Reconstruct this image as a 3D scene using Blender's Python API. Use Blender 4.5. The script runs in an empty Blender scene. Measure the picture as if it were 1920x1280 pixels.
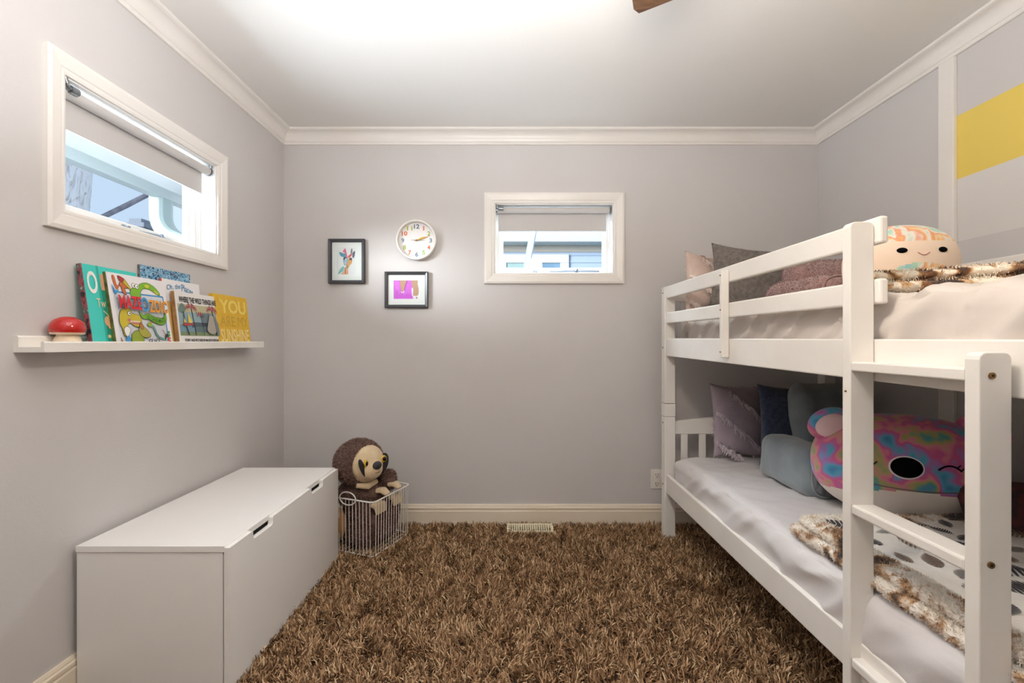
import bpy, bmesh, math, random
import numpy as np
from mathutils import Vector, Matrix, noise as mnoise
R = math.radians
random.seed(7)
S = bpy.context.scene
C = S.collection

# ------------------------------------------------------------------ camera, world, light, exposure
cd = bpy.data.cameras.new('camera'); cam = bpy.data.objects.new('camera', cd); C.objects.link(cam)
cam.location = (0, 0, 1.11); cam.rotation_euler = (R(90), 0, 0)
cd.sensor_width = 36; cd.lens = 16; cd.clip_start = 0.02
S.camera = cam
S.view_settings.view_transform = 'Standard'; S.view_settings.look = 'None'
S.view_settings.exposure = 0.30; S.view_settings.gamma = 1.0

W = bpy.data.worlds.new('sky'); S.world = W; W.use_nodes = True
bg = W.node_tree.nodes['Background']
bg.inputs[0].default_value = (0.62, 0.78, 1.0, 1); bg.inputs[1].default_value = 0.80

def light(name, typ, loc, aim, energy, col, size=None, size_y=None, spread=None):
    l = bpy.data.lights.new(name, typ); o = bpy.data.objects.new(name, l); C.objects.link(o)
    o.location = loc
    o.rotation_euler = (Vector(aim) - Vector(loc)).to_track_quat('-Z', 'Y').to_euler()
    l.energy = energy; l.color = col
    if typ == 'AREA':
        l.shape = 'RECTANGLE'; l.size = size; l.size_y = size_y or size
        if spread: l.spread = spread
    elif typ == 'POINT': l.shadow_soft_size = size
    elif typ == 'SUN': l.angle = size
    return o
# soft low winter daylight entering under the eave by the left window
light('daylight', 'SUN', (-6, -4, 4), (-6 + 1.0, -4 + 1.2, 4 - 0.32), 4.5, (0.93, 0.96, 1.0), R(26))
light('low_sky', 'AREA', (-3.7, -0.7, 2.0), (-1.42, 1.85, 1.66), 55, (0.92, 0.95, 1.0), 1.9, 0.9, R(90))
# glare of the snowy yard coming up through the left window
light('yard_glare', 'AREA', (-2.35, 1.85, 1.05), (-1.2, 1.85, 1.75), 52, (0.78, 0.89, 1.0), 1.7, 1.0, R(95))
# daylight through the far window
light('far_daylight', 'AREA', (0.26, 3.55, 2.45), (0.1, 1.9, 0.5), 85, (0.80, 0.90, 1.0), 1.3, 0.6)
# added fill light behind the camera, in front of the closed rear wall
light('rear_fill', 'AREA', (-0.1, -0.85, 1.35), (0.1, 2.0, 1.3), 1.5, (1.0, 0.96, 0.90), 2.2, 1.8)
# added uplight, brightens the room by way of the ceiling
light('ceiling_fill', 'AREA', (-0.15, 0.62, 1.60), (-0.15, 0.64, 2.41), 34, (0.93, 0.96, 1.0), 0.7, 0.7)
# lamp under the ceiling fan
light('fan_lamp', 'POINT', (0.24, 0.90, 1.93), (0.24, 0.90, 0), 21, (1.0, 0.89, 0.75), 0.09)

# ------------------------------------------------------------------ materials
def lin(c):
    out = []
    for v in c[:3]:
        v = v / 255.0
        out.append(v / 12.92 if v <= 0.04045 else ((v + 0.055) / 1.055) ** 2.4)
    return (*out, 1.0)
_m = {}
def mat(name, rgb, rough=0.6, metal=0.0, var=None, bump=None, coord='Object', sheen=0.0, coat=0.0, spec=None):
    """plain principled surface; var=(scale, rgb2) mottles the colour, bump=(scale, strength)"""
    if name in _m: return _m[name]
    m = bpy.data.materials.new(name); m.use_nodes = True; _m[name] = m
    nt = m.node_tree; b = nt.nodes['Principled BSDF']
    b.inputs['Base Color'].default_value = lin(rgb); b.inputs['Roughness'].default_value = rough
    b.inputs['Metallic'].default_value = metal
    if sheen: b.inputs['Sheen Weight'].default_value = sheen
    if coat: b.inputs['Coat Weight'].default_value = coat
    if spec is not None: b.inputs['Specular IOR Level'].default_value = spec
    tc = nt.nodes.new('ShaderNodeTexCoord')
    if var:
        n = nt.nodes.new('ShaderNodeTexNoise'); n.inputs['Scale'].default_value = var[0]; n.inputs['Detail'].default_value = 5
        nt.links.new(tc.outputs[coord], n.inputs['Vector'])
        mx = nt.nodes.new('ShaderNodeMix'); mx.data_type = 'RGBA'
        mx.inputs['A'].default_value = lin(rgb); mx.inputs['B'].default_value = lin(var[1])
        rp = nt.nodes.new('ShaderNodeMapRange'); rp.inputs[1].default_value = 0.38; rp.inputs[2].default_value = 0.64
        nt.links.new(n.outputs['Fac'], rp.inputs[0]); nt.links.new(rp.outputs[0], mx.inputs['Factor'])
        nt.links.new(mx.outputs['Result'], b.inputs['Base Color'])
    if bump:
        n = nt.nodes.new('ShaderNodeTexNoise'); n.inputs['Scale'].default_value = bump[0]; n.inputs['Detail'].default_value = 6
        nt.links.new(tc.outputs[coord], n.inputs['Vector'])
        bp = nt.nodes.new('ShaderNodeBump'); bp.inputs['Strength'].default_value = bump[1]; bp.inputs['Distance'].default_value = 0.01
        nt.links.new(n.outputs['Fac'], bp.inputs['Height']); nt.links.new(bp.outputs['Normal'], b.inputs['Normal'])
    return m
def ramp_mat(name, stops, scale, rough=0.8, distort=0.0, stretch=(1, 1, 1), kind='noise', bump=None, detail=4, sheen=0.0, interp='LINEAR'):
    """colours of a ramp spread over a noise / voronoi / wave field (dyed or printed cloth)"""
    if name in _m: return _m[name]
    m = bpy.data.materials.new(name); m.use_nodes = True; _m[name] = m
    nt = m.node_tree; b = nt.nodes['Principled BSDF']; b.inputs['Roughness'].default_value = rough
    if sheen: b.inputs['Sheen Weight'].default_value = sheen
    tc = nt.nodes.new('ShaderNodeTexCoord'); mp = nt.nodes.new('ShaderNodeMapping'); mp.inputs['Scale'].default_value = stretch
    nt.links.new(tc.outputs['Object'], mp.inputs[0])
    if kind == 'noise':
        n = nt.nodes.new('ShaderNodeTexNoise'); n.inputs['Scale'].default_value = scale; n.inputs['Detail'].default_value = detail
        n.inputs['Distortion'].default_value = distort; out = n.outputs['Fac']
    elif kind == 'wave':
        n = nt.nodes.new('ShaderNodeTexWave'); n.inputs['Scale'].default_value = scale; n.inputs['Distortion'].default_value = distort
        n.inputs['Detail'].default_value = detail; n.inputs['Detail Scale'].default_value = 1.5; out = n.outputs['Fac']
    else:
        n = nt.nodes.new('ShaderNodeTexVoronoi'); n.inputs['Scale'].default_value = scale; out = n.outputs['Color']
    nt.links.new(mp.outputs[0], n.inputs['Vector'])
    cr = nt.nodes.new('ShaderNodeValToRGB'); cr.color_ramp.interpolation = interp
    els = cr.color_ramp.elements
    while len(els) < len(stops): els.new(0.5)
    for e, (p, c) in zip(els, stops): e.position = p; e.color = lin(c)
    nt.links.new(out, cr.inputs[0]); nt.links.new(cr.outputs[0], b.inputs['Base Color'])
    if bump:
        n2 = nt.nodes.new('ShaderNodeTexNoise'); n2.inputs['Scale'].default_value = bump[0]
        nt.links.new(tc.outputs['Object'], n2.inputs['Vector'])
        bp = nt.nodes.new('ShaderNodeBump'); bp.inputs['Strength'].default_value = bump[1]; bp.inputs['Distance'].default_value = 0.01
        nt.links.new(n2.outputs['Fac'], bp.inputs['Height']); nt.links.new(bp.outputs['Normal'], b.inputs['Normal'])
    return m
def strand_mat(name, stops, rough=0.85):
    """every strand takes its own yarn colour"""
    if name in _m: return _m[name]
    m = bpy.data.materials.new(name); m.use_nodes = True; _m[name] = m
    nt = m.node_tree; b = nt.nodes['Principled BSDF']; b.inputs['Roughness'].default_value = rough
    b.inputs['Specular IOR Level'].default_value = 0.2
    g = nt.nodes.new('ShaderNodeNewGeometry'); cr = nt.nodes.new('ShaderNodeValToRGB'); els = cr.color_ramp.elements
    while len(els) < len(stops): els.new(0.5)
    for e, (p, c) in zip(els, stops): e.position = p; e.color = lin(c)
    nt.links.new(g.outputs['Random Per Island'], cr.inputs[0]); nt.links.new(cr.outputs[0], b.inputs['Base Color'])
    return m
def glass_mat(name):
    if name in _m: return _m[name]
    m = bpy.data.materials.new(name); m.use_nodes = True; _m[name] = m
    nt = m.node_tree; nt.nodes.clear()
    o = nt.nodes.new('ShaderNodeOutputMaterial'); t = nt.nodes.new('ShaderNodeBsdfTransparent'); g = nt.nodes.new('ShaderNodeBsdfGlossy')
    t.inputs[0].default_value = (0.97, 0.99, 0.99, 1); g.inputs['Roughness'].default_value = 0.02
    f = nt.nodes.new('ShaderNodeFresnel'); f.inputs[0].default_value = 1.45
    mx = nt.nodes.new('ShaderNodeMixShader')
    gm = nt.nodes.new('ShaderNodeNewGeometry'); iv = nt.nodes.new('ShaderNodeMath'); iv.operation = 'SUBTRACT'; iv.inputs[0].default_value = 1.0
    ml = nt.nodes.new('ShaderNodeMath'); ml.operation = 'MULTIPLY'      # only the outer skin of the pane mirrors
    nt.links.new(gm.outputs['Backfacing'], iv.inputs[1]); nt.links.new(iv.outputs[0], ml.inputs[0]); nt.links.new(f.outputs[0], ml.inputs[1])
    nt.links.new(ml.outputs[0], mx.inputs[0]); nt.links.new(t.outputs[0], mx.inputs[1]); nt.links.new(g.outputs[0], mx.inputs[2])
    nt.links.new(mx.outputs[0], o.inputs[0])
    return m

WALL_RGB = (212, 208, 207)
m_wall = mat('wall_paint', WALL_RGB, 0.8, var=(1.3, (208, 203, 201)), bump=(140, 0.05))
m_ceil = mat('ceiling_paint', (234, 231, 227), 0.75, bump=(120, 0.05))
m_trim = mat('trim_paint', (240, 235, 230), 0.35, var=(3, (236, 230, 223)))
m_base = mat('baseboard_paint', (240, 228, 208), 0.4, var=(3, (234, 220, 198)))
m_bed = mat('bed_white_paint', (243, 239, 233), 0.38, var=(5, (238, 233, 226)), bump=(40, 0.03))
m_bench = mat('bench_white', (246, 243, 240), 0.35, bump=(60, 0.02))
m_dark = mat('dark_gap', (14, 14, 14), 0.9)
m_glass = glass_mat('window_glass')
m_black = mat('black_plastic', (18, 18, 20), 0.3)
m_steel = mat('steel', (150, 155, 160), 0.3, metal=0.9)

# ------------------------------------------------------------------ mesh helpers
class MB:
    def __init__(s): s.v = []; s.f = []; s.mi = []
    def add(s, verts, faces, mi=0):
        k = len(s.v); s.v += [tuple(p) for p in verts]
        for f in faces: s.f.append(tuple(i + k for i in f)); s.mi.append(mi)
        return s
    def hexa(s, p, mi=0):
        return s.add(p, [(0, 3, 2, 1), (4, 5, 6, 7), (0, 1, 5, 4), (1, 2, 6, 5), (2, 3, 7, 6), (3, 0, 4, 7)], mi)
    def box(s, x0, x1, y0, y1, z0, z1, mi=0):
        return s.hexa([(x0, y0, z0), (x1, y0, z0), (x1, y1, z0), (x0, y1, z0), (x0, y0, z1), (x1, y0, z1), (x1, y1, z1), (x0, y1, z1)], mi)
    def rail(s, ya, a, yb, b, mi=0):
        """bar along y from far end ya, a=(x0,x1,z0,z1), to near end yb, b"""
        return s.hexa([(b[0], yb, b[2]), (b[1], yb, b[2]), (a[1], ya, a[2]), (a[0], ya, a[2]),
                       (b[0], yb, b[3]), (b[1], yb, b[3]), (a[1], ya, a[3]), (a[0], ya, a[3])], mi)
    def tube(s, path, r, n=8, mi=0, closed=False, caps=True):
        path = [Vector(p) for p in path]; N = len(path); rr = r if isinstance(r, (list, tuple)) else [r] * N
        k = len(s.v); up = None
        for i, p in enumerate(path):
            if closed: t = path[(i + 1) % N] - path[i - 1]
            else: t = path[min(i + 1, N - 1)] - path[max(i - 1, 0)]
            t.normalize()
            if up is None: up = Vector((0, 0, 1)) if abs(t.z) < 0.9 else Vector((1, 0, 0))
            a = t.cross(up)
            if a.length < 1e-5: a = t.cross(Vector((0, 1, 0.3)))
            a.normalize(); b = t.cross(a).normalized(); up = -b if False else b.cross(t) if False else up
            for j in range(n):
                an = 2 * math.pi * j / n
                s.v.append(tuple(p + (a * math.cos(an) + b * math.sin(an)) * rr[i]))
        for i in range(N if closed else N - 1):
            i2 = (i + 1) % N
            for j in range(n):
                j2 = (j + 1) % n
                s.f.append((k + i * n + j, k + i * n + j2, k + i2 * n + j2, k + i2 * n + j)); s.mi.append(mi)
        if caps and not closed:
            s.f.append(tuple(k + j for j in range(n))[::-1]); s.mi.append(mi)
            s.f.append(tuple(k + (N - 1) * n + j for j in range(n))); s.mi.append(mi)
        return s
    def lathe(s, prof, n=32, c=(0, 0, 0), axis='z', mi=0):
        """prof = (radius, height) pairs"""
        k = len(s.v)
        for r, h in prof:
            for j in range(n):
                a = 2 * math.pi * j / n; x, y = r * math.cos(a), r * math.sin(a)
                p = (x, y, h) if axis == 'z' else (x, -h, y) if axis == 'y' else (h, x, y)
                s.v.append((p[0] + c[0], p[1] + c[1], p[2] + c[2]))
        for i in range(len(prof) - 1):
            for j in range(n):
                j2 = (j + 1) % n
                s.f.append((k + i * n + j, k + i * n + j2, k + (i + 1) * n + j2, k + (i + 1) * n + j)); s.mi.append(mi)
        return s
    def prism(s, prof, fn, t0, t1, mi=0):
        """closed profile swept straight: fn(p, t) -> point"""
        n = len(prof)
        vs = [fn(p, t0) for p in prof] + [fn(p, t1) for p in prof]
        fs = [(i, (i + 1) % n, n + (i + 1) % n, n + i) for i in range(n)] + [tuple(range(n))[::-1], tuple(range(n, 2 * n))]
        return s.add(vs, fs, mi)
    def grid(s, fn, nu, nv, mi=0, wrap_u=False):
        k = len(s.v)
        for j in range(nv + 1):
            for i in range(nu + (0 if wrap_u else 1)):
                s.v.append(tuple(fn(i / nu, j / nv)))
        w = nu if wrap_u else nu + 1
        for j in range(nv):
            for i in range(nu):
                i2 = (i + 1) % w if wrap_u else i + 1
                s.f.append((k + j * w + i, k + j * w + i2, k + (j + 1) * w + i2, k + (j + 1) * w + i)); s.mi.append(mi)
        return s
    def ball(s, c, r, n=24, m=16, rot=None, mi=0, e=1.0):
        rx, ry, rz = r if isinstance(r, (tuple, list)) else (r, r, r)
        def sg(x, p): return math.copysign(abs(x) ** p, x)
        def fn(u, v):
            th = 2 * math.pi * u; ph = math.pi * (v - 0.5)
            q = Vector((rx * sg(math.cos(th), e) * sg(math.cos(ph), e), ry * sg(math.sin(th), e) * sg(math.cos(ph), e), rz * sg(math.sin(ph), e)))
            if rot: q = rot @ q
            return q + Vector(c)
        return s.grid(fn, n, m, mi, wrap_u=True)
    def rbox(s, x0, x1, y0, y1, z0, z1, r, seg=0.03, disp=None, mi=0):
        """box with rounded edges, faces diced to about seg; disp(p, n) -> offset along n"""
        lo, hi = Vector((x0, y0, z0)), Vector((x1, y1, z1))
        r = min(r, (x1 - x0) / 2, (y1 - y0) / 2, (z1 - z0) / 2)
        ax = []
        for a in range(3):
            n = max(6, int((hi[a] - lo[a]) / seg)); ts = [lo[a] + (hi[a] - lo[a]) * i / n for i in range(n + 1)]
            ts += [lo[a] + r * q for q in (0.12, 0.3, 0.55, 0.8, 1)] + [hi[a] - r * q for q in (0.12, 0.3, 0.55, 0.8, 1)]
            ax.append(sorted(set(round(t, 5) for t in ts)))
        vid = {}
        def V(p):
            key = tuple(round(c, 5) for c in p)
            if key in vid: return vid[key]
            q = Vector(p); c = Vector(tuple(min(max(q[i], lo[i] + r), hi[i] - r) for i in range(3))); d = q - c
            nrm = d.normalized() if d.length > 1e-9 else Vector((0, 0, 1))
            out = c + nrm * r
            if disp: out = out + nrm * disp(out, nrm)
            vid[key] = len(s.v); s.v.append(tuple(out)); return vid[key]
        for a in range(3):
            b, c = (a + 1) % 3, (a + 2) % 3
            for side in (0, 1):
                fx = (lo, hi)[side][a]
                for i in range(len(ax[b]) - 1):
                    for j in range(len(ax[c]) - 1):
                        q = []
                        for (ii, jj) in ((i, j), (i + 1, j), (i + 1, j + 1), (i, j + 1)):
                            p = [0, 0, 0]; p[a] = fx; p[b] = ax[b][ii]; p[c] = ax[c][jj]; q.append(V(p))
                        s.f.append(tuple(q if side else q[::-1])); s.mi.append(mi)
        return s
    def build(s, name, mats, parent=None, smooth=False, bevel=0, origin=None, sharp=40, seg=2):
        """one mesh object; with a parent that only stands somewhere, world coordinates are brought into it"""
        if not isinstance(mats, (list, tuple)): mats = [mats]
        me = bpy.data.meshes.new(name)
        off = Vector((0, 0, 0))
        if origin is not None: off = Vector(origin)
        me.from_pydata([tuple(Vector(p) - off) for p in s.v], [], s.f)
        for m in mats: me.materials.append(m)
        if len(mats) > 1: me.polygons.foreach_set('material_index', s.mi)
        me.validate(); 
        bm = bmesh.new(); bm.from_mesh(me); bmesh.ops.recalc_face_normals(bm, faces=bm.faces); bm.to_mesh(me); bm.free()
        o = bpy.data.objects.new(name, me); C.objects.link(o)
        if parent is not None: o.parent = parent
        elif origin is not None: o.location = origin
        if smooth:
            me.polygons.foreach_set('use_smooth', [True] * len(me.polygons)); me.set_sharp_from_angle(angle=R(sharp))
        if bevel:
            b = o.modifiers.new('bevel', 'BEVEL'); b.width = bevel; b.segments = seg; b.limit_method = 'ANGLE'; b.angle_limit = R(35)
        return o
def tag(o, label, cat, group=None, kind=None):
    o['label'] = label; o['category'] = cat
    if group: o['group'] = group
    if kind: o['kind'] = kind
    return o
def thing(name, label, cat, loc, rot=(0, 0, 0), group=None, kind=None):
    o = bpy.data.objects.new(name, None); C.objects.link(o); o.empty_display_size = 0.1
    o.location = loc; o.rotation_euler = rot
    return tag(o, label, cat, group, kind)
def struct(o): o['kind'] = 'structure'; return o
def part(mb, name, m, t, **k):
    """mb in world coordinates, t an unrotated thing"""
    return mb.build(name, m, t, origin=t.location, **k)
def fbm(p, s, o=3):
    return mnoise.fractal(Vector(p) * s, 0.7, 2.0, o)
def outline(pts, n=6):
    """smooth closed outline through 2d points (Catmull-Rom)"""
    out = []; N = len(pts)
    for i in range(N):
        p0, p1, p2, p3 = (Vector(pts[(i + k) % N]).to_2d() for k in (-1, 0, 1, 2))
        for j in range(n):
            t = j / n
            out.append(tuple(0.5 * ((2 * p1) + (-p0 + p2) * t + (2 * p0 - 5 * p1 + 4 * p2 - p3) * t * t + (-p0 + 3 * p1 - 3 * p2 + p3) * t ** 3)))
    return out
def tri2d(pts):
    from mathutils.geometry import tessellate_polygon
    return tessellate_polygon([[Vector((p[0], p[1], 0)) for p in pts]])
class Print:
    """flat printed shapes on a -y facing sheet: each colour lies a hair in front of the one before"""
    def __init__(s, y=0.0): s.mb = MB(); s.mats = []; s.y = y; s.k = 0
    def shape(s, pts, col, lift=True):
        nm = 'ink_%02x%02x%02x' % tuple(int(c) for c in col); m = mat(nm, col, 0.5)
        if m not in s.mats: s.mats.append(m)
        if lift: s.k += 1
        y = s.y - 0.00012 * s.k
        s.mb.add([(p[0], y, p[1]) for p in pts], tri2d(pts), s.mats.index(m)); return s
    def blob(s, pts, col, edge=None, w=0.0015):
        o = outline(pts)
        if edge:
            c = Vector((sum(p[0] for p in o) / len(o), sum(p[1] for p in o) / len(o)))
            big = []
            for i, p in enumerate(o):
                t = Vector(o[(i + 1) % len(o)]) - Vector(o[i - 1]); n = Vector((t.y, -t.x))
                if n.length > 0: n.normalize()
                big.append(tuple(Vector(p) + n * w))
            ar = sum(o[i - 1][0] * o[i][1] - o[i][0] * o[i - 1][1] for i in range(len(o)))
            if ar < 0: big = [tuple(2 * Vector(p) - Vector(q)) for p, q in zip(o, big)]
            s.shape(big, edge)
        return s.shape(o, col)
    def rect(s, u0, v0, u1, v1, col): return s.shape([(u0, v0), (u1, v0), (u1, v1), (u0, v1)], col)
    def disc(s, u, v, r, col, ry=None, n=20):
        ry = ry or r
        return s.shape([(u + r * math.cos(2 * math.pi * i / n), v + ry * math.sin(2 * math.pi * i / n)) for i in range(n)], col)
    def line(s, pts, w, col):
        pts = [Vector(p) for p in pts]; L = []; Rr = []
        for i, p in enumerate(pts):
            t = (pts[min(i + 1, len(pts) - 1)] - pts[max(i - 1, 0)]).normalized(); n = Vector((-t.y, t.x)) * w / 2
            L.append(tuple(p + n)); Rr.append(tuple(p - n))
        return s.shape(L + Rr[::-1], col)
    def build(s, name, parent):
        o = s.mb.build(name, s.mats, parent); return o
_dg = bpy.context.evaluated_depsgraph_get
def lettering(text, box, col, parent, y, name='lettering', bold=0.0, depth=0.0004, shear=0.0, bend=None):
    """text fitted to box=(u0,v0,u1,v1) on a -y facing sheet"""
    cu = bpy.data.curves.new('t', 'FONT'); cu.body = text; cu.size = 1; cu.offset = bold; cu.resolution_u = 4; cu.extrude = 0.0
    to = bpy.data.objects.new('t', cu); C.objects.link(to); bpy.context.view_layer.update()
    me = bpy.data.meshes.new_from_object(to.evaluated_get(_dg())); bpy.data.objects.remove(to); bpy.data.curves.remove(cu)
    xs = [v.co.x for v in me.vertices]; ys = [v.co.y for v in me.vertices]
    x0, x1, y0, y1 = min(xs), max(xs), min(ys), max(ys)
    for v in me.vertices:
        a = (v.co.x - x0) / (x1 - x0); b = (v.co.y - y0) / max(y1 - y0, 1e-6)
        u = box[0] + a * (box[2] - box[0]) + shear * b * (box[3] - box[1]); w = box[1] + b * (box[3] - box[1])
        if bend: w += bend(a)
        v.co = (u, y - depth, w)
    me.materials.clear(); me.materials.append(mat('ink_%02x%02x%02x' % tuple(int(c) for c in col), col, 0.5))
    me.name = name; o = bpy.data.objects.new(name, me); C.objects.link(o); o.parent = parent
    return o
def strands(me_verts, me_tris, n, length, width, lean=0.5, seed=1, keep=None):
    """n tapering fibres rooted at random on a triangle soup -> verts, faces (numpy)"""
    rg = np.random.default_rng(seed); v = np.asarray(me_verts, float); t = np.asarray(me_tris, int)
    a, b, c = v[t[:, 0]], v[t[:, 1]], v[t[:, 2]]
    cr = np.cross(b - a, c - a); ar = np.linalg.norm(cr, axis=1) + 1e-12
    idx = rg.choice(len(t), n, p=ar / ar.sum()); r1 = np.sqrt(rg.random(n))[:, None]; r2 = rg.random(n)[:, None]
    p = a[idx] * (1 - r1) + b[idx] * (r1 * (1 - r2)) + c[idx] * (r1 * r2); nn = cr[idx] / ar[idx][:, None]
    d = nn + rg.normal(0, lean, (n, 3)); d /= np.linalg.norm(d, axis=1)[:, None]
    d2 = d + rg.normal(0, lean, (n, 3)); d2 /= np.linalg.norm(d2, axis=1)[:, None]
    s = np.cross(d, rg.normal(0, 1, (n, 3))); s /= np.linalg.norm(s, axis=1)[:, None]
    L = (length * rg.uniform(0.6, 1.2, n))[:, None]
    q = p + d * L * 0.55; e = q + d2 * L * 0.45
    P = np.stack([p - s * width / 2, p + s * width / 2, q + s * width * 0.42, q - s * width * 0.42, e], 1).reshape(-1, 3)
    k = np.arange(n)[:, None] * 5
    return P, np.concatenate([k + np.array([[0, 1, 2, 3]])]), np.concatenate([k + np.array([[3, 2, 4]])])
def add_fuzz(o, n, length, width, m=None, lean=0.5, seed=1, keep=None):
    """grow pile out of a finished mesh object, into the same mesh"""
    me = o.data; me.calc_loop_triangles()
    v = np.zeros(len(me.vertices) * 3); me.vertices.foreach_get('co', v); v = v.reshape(-1, 3)
    t = np.zeros(len(me.loop_triangles) * 3, int); me.loop_triangles.foreach_get('vertices', t); t = t.reshape(-1, 3)
    if keep is not None:
        cen = v[t].mean(1); t = t[[bool(keep(c)) for c in cen]]
    P, q, tr = strands(v, t, n, length, width, lean, seed)
    bm = bmesh.new(); bm.from_mesh(me); bv = [bm.verts.new(p) for p in P]
    mi = 0
    if m is not None:
        if m.name not in [x.name for x in me.materials]: me.materials.append(m)
        mi = [x.name for x in me.materials].index(m.name)
    for f in q: bm.faces.new([bv[i] for i in f]).material_index = mi
    for f in tr: bm.faces.new([bv[i] for i in f]).material_index = mi
    bm.to_mesh(me); bm.free()
    return o
def remeshed(mb, name, m, parent, voxel=0.01, smooth_it=6, origin=None, disp=None):
    """overlapping lumps fused into one continuous skin"""
    o = mb.build('t', m, None)
    md = o.modifiers.new('r', 'REMESH'); md.mode = 'VOXEL'; md.voxel_size = voxel; md.use_smooth_shade = True
    if smooth_it: sm = o.modifiers.new('s', 'SMOOTH'); sm.iterations = smooth_it; sm.factor = 0.6
    bpy.context.view_layer.update()
    me = bpy.data.meshes.new_from_object(o.evaluated_get(_dg())); bpy.data.objects.remove(o)
    me.name = name
    off = Vector(origin) if origin is not None else Vector((0, 0, 0))
    for v in me.vertices:
        if disp: v.co = v.co + v.normal * disp(v.co)
        v.co = v.co - off
    me.polygons.foreach_set('use_smooth', [True] * len(me.polygons))
    if not me.materials: me.materials.append(m if not isinstance(m, list) else m[0])
    r = bpy.data.objects.new(name, me); C.objects.link(r)
    if parent: r.parent = parent
    elif origin is not None: r.location = origin
    return r

# ------------------------------------------------------------------ the room
XL, XR, YB, YR, ZC, ZF = -1.417, 1.897, 2.825, -0.9, 2.41, -0.03
T = 0.16
mb = MB().box(XL - T, XR + T, YR - T, YB + T, ZF - 0.12, ZF)
struct(mb.build('floor', mat('subfloor', (52, 40, 30), 0.9, var=(30, (66, 50, 36)))))
struct(MB().box(XL - T, XR + T, YR - T, YB + T, ZC, ZC + 0.12).build('ceiling', m_ceil))
# openings: left window along y, far window along x
W1 = (1.436, 2.182, 1.525, 1.952); W2 = (-0.107, 0.630, 1.532, 1.965)
mb = MB(); y0, y1, z0, z1 = W1
for b in ((YR, YB + T, ZF, z0), (YR, YB + T, z1, ZC), (YR, y0, z0, z1), (y1, YB + T, z0, z1)): mb.box(XL - T, XL, b[0], b[1], b[2], b[3])
struct(mb.build('wall_left', m_wall))
mb = MB(); x0, x1, z0, z1 = W2
for b in ((XL, XR, ZF, z0), (XL, XR, z1, ZC), (XL, x0, z0, z1), (x1, XR, z0, z1)): mb.box(b[0], b[1], YB, YB + T, b[2], b[3])
struct(mb.build('wall_back', m_wall))
# right wall: grey with broad painted bands nearer than the batten
def striped_wall():
    m = bpy.data.materials.new('banded_wall_paint'); m.use_nodes = True; nt = m.node_tree; b = nt.nodes['Principled BSDF']
    b.inputs['Roughness'].default_value = 0.55
    g = nt.nodes.new('ShaderNodeNewGeometry'); sp = nt.nodes.new('ShaderNodeSeparateXYZ'); nt.links.new(g.outputs['Position'], sp.inputs[0])
    def cmp(sock, op, val):
        n = nt.nodes.new('ShaderNodeMath'); n.operation = op; nt.links.new(sock, n.inputs[0]); n.inputs[1].default_value = val; return n.outputs[0]
    def mul(a, b_):
        n = nt.nodes.new('ShaderNodeMath'); n.operation = 'MULTIPLY'; nt.links.new(a, n.inputs[0]); nt.links.new(b_, n.inputs[1]); return n.outputs[0]
    near = cmp(sp.outputs[1], 'LESS_THAN', 1.95)
    def band(lo, hi): return mul(near, mul(cmp(sp.outputs[2], 'GREATER_THAN', lo), cmp(sp.outputs[2], 'LESS_THAN', hi)))
    prev = None
    for (lo, hi, c) in ((1.80, 2.07, (240, 212, 104)), (1.535, 1.80, (226, 222, 219))):
        mx = nt.nodes.new('ShaderNodeMix'); mx.data_type = 'RGBA'; mx.inputs['B'].default_value = lin(c)
        if prev: nt.links.new(prev, mx.inputs['A'])
        else: mx.inputs['A'].default_value = lin(WALL_RGB)
        nt.links.new(band(lo, hi), mx.inputs['Factor']); prev = mx.outputs['Result']
    nt.links.new(prev, b.inputs['Base Color']); return m
struct(MB().box(XR, XR + T, YR - T, YB + T, ZF, ZC).build('wall_right', striped_wall()))
struct(MB().box(XL - T, XR, YR - T, YR, ZF, ZC).build('wall_rear', m_wall))
# crown moulding
cp = [(0, -0.083), (0.010, -0.083), (0.013, -0.078), (0.013, -0.070), (0.018, -0.066), (0.020, -0.060)]
for i in range(9):
    a = i / 8 * math.pi / 2
    cp.append((0.022 + 0.038 * (1 - math.cos(a)), -0.056 + 0.040 * math.sin(a)))
cp += [(0.064, -0.014), (0.070, -0.011), (0.070, 0), (0, 0)]
struct(MB().prism(cp, lambda p, t: (XL + p[0], t if t < 1 else YB - p[0], ZC + p[1]), YR, 2).build('trim_1', m_trim, smooth=True, sharp=30))
struct(MB().prism(cp, lambda p, t: ((XL + p[0]) if t == 0 else (XR - p[0]), YB - p[0], ZC + p[1]), 0, 1).build('trim_2', m_trim, smooth=True, sharp=30))
struct(MB().prism(cp, lambda p, t: (XR - p[0], t if t < 1 else YB - p[0], ZC + p[1]), YR, 2).build('trim_3', m_trim, smooth=True, sharp=30))
# baseboards
bp_ = [(0, ZF), (0.016, ZF), (0.016, 0.062), (0.013, 0.066), (0.013, 0.070), (0.015, 0.074), (0.015, 0.084), (0.010, 0.089), (0.010, 0.093), (0.006, 0.102), (0, 0.102)]
struct(MB().prism(bp_, lambda p, t: (XL + p[0], t if t < 1 else YB - p[0], p[1]), YR, 2).build('baseboard_left', m_base))
mb = MB().prism(bp_, lambda p, t: (t if abs(t) < 1.3 else XL + p[0], YB - p[0], p[1]), -2, -0.4905)
mb.prism(bp_, lambda p, t: (t if t < 1.3 else XR - p[0], YB - p[0], p[1]), -0.49, 2)
struct(mb.build('baseboard_back', m_base))
struct(MB().prism(bp_, lambda p, t: (XR - p[0], t if t < 1 else YB - p[0], p[1]), YR, 2).build('baseboard_right', m_base))
# batten on the right wall
mb = MB().box(XR - 0.018, XR, 1.938, 2.008, ZF, ZC - 0.083)
struct(mb.build('trim_4', m_trim, bevel=0.003))

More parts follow.
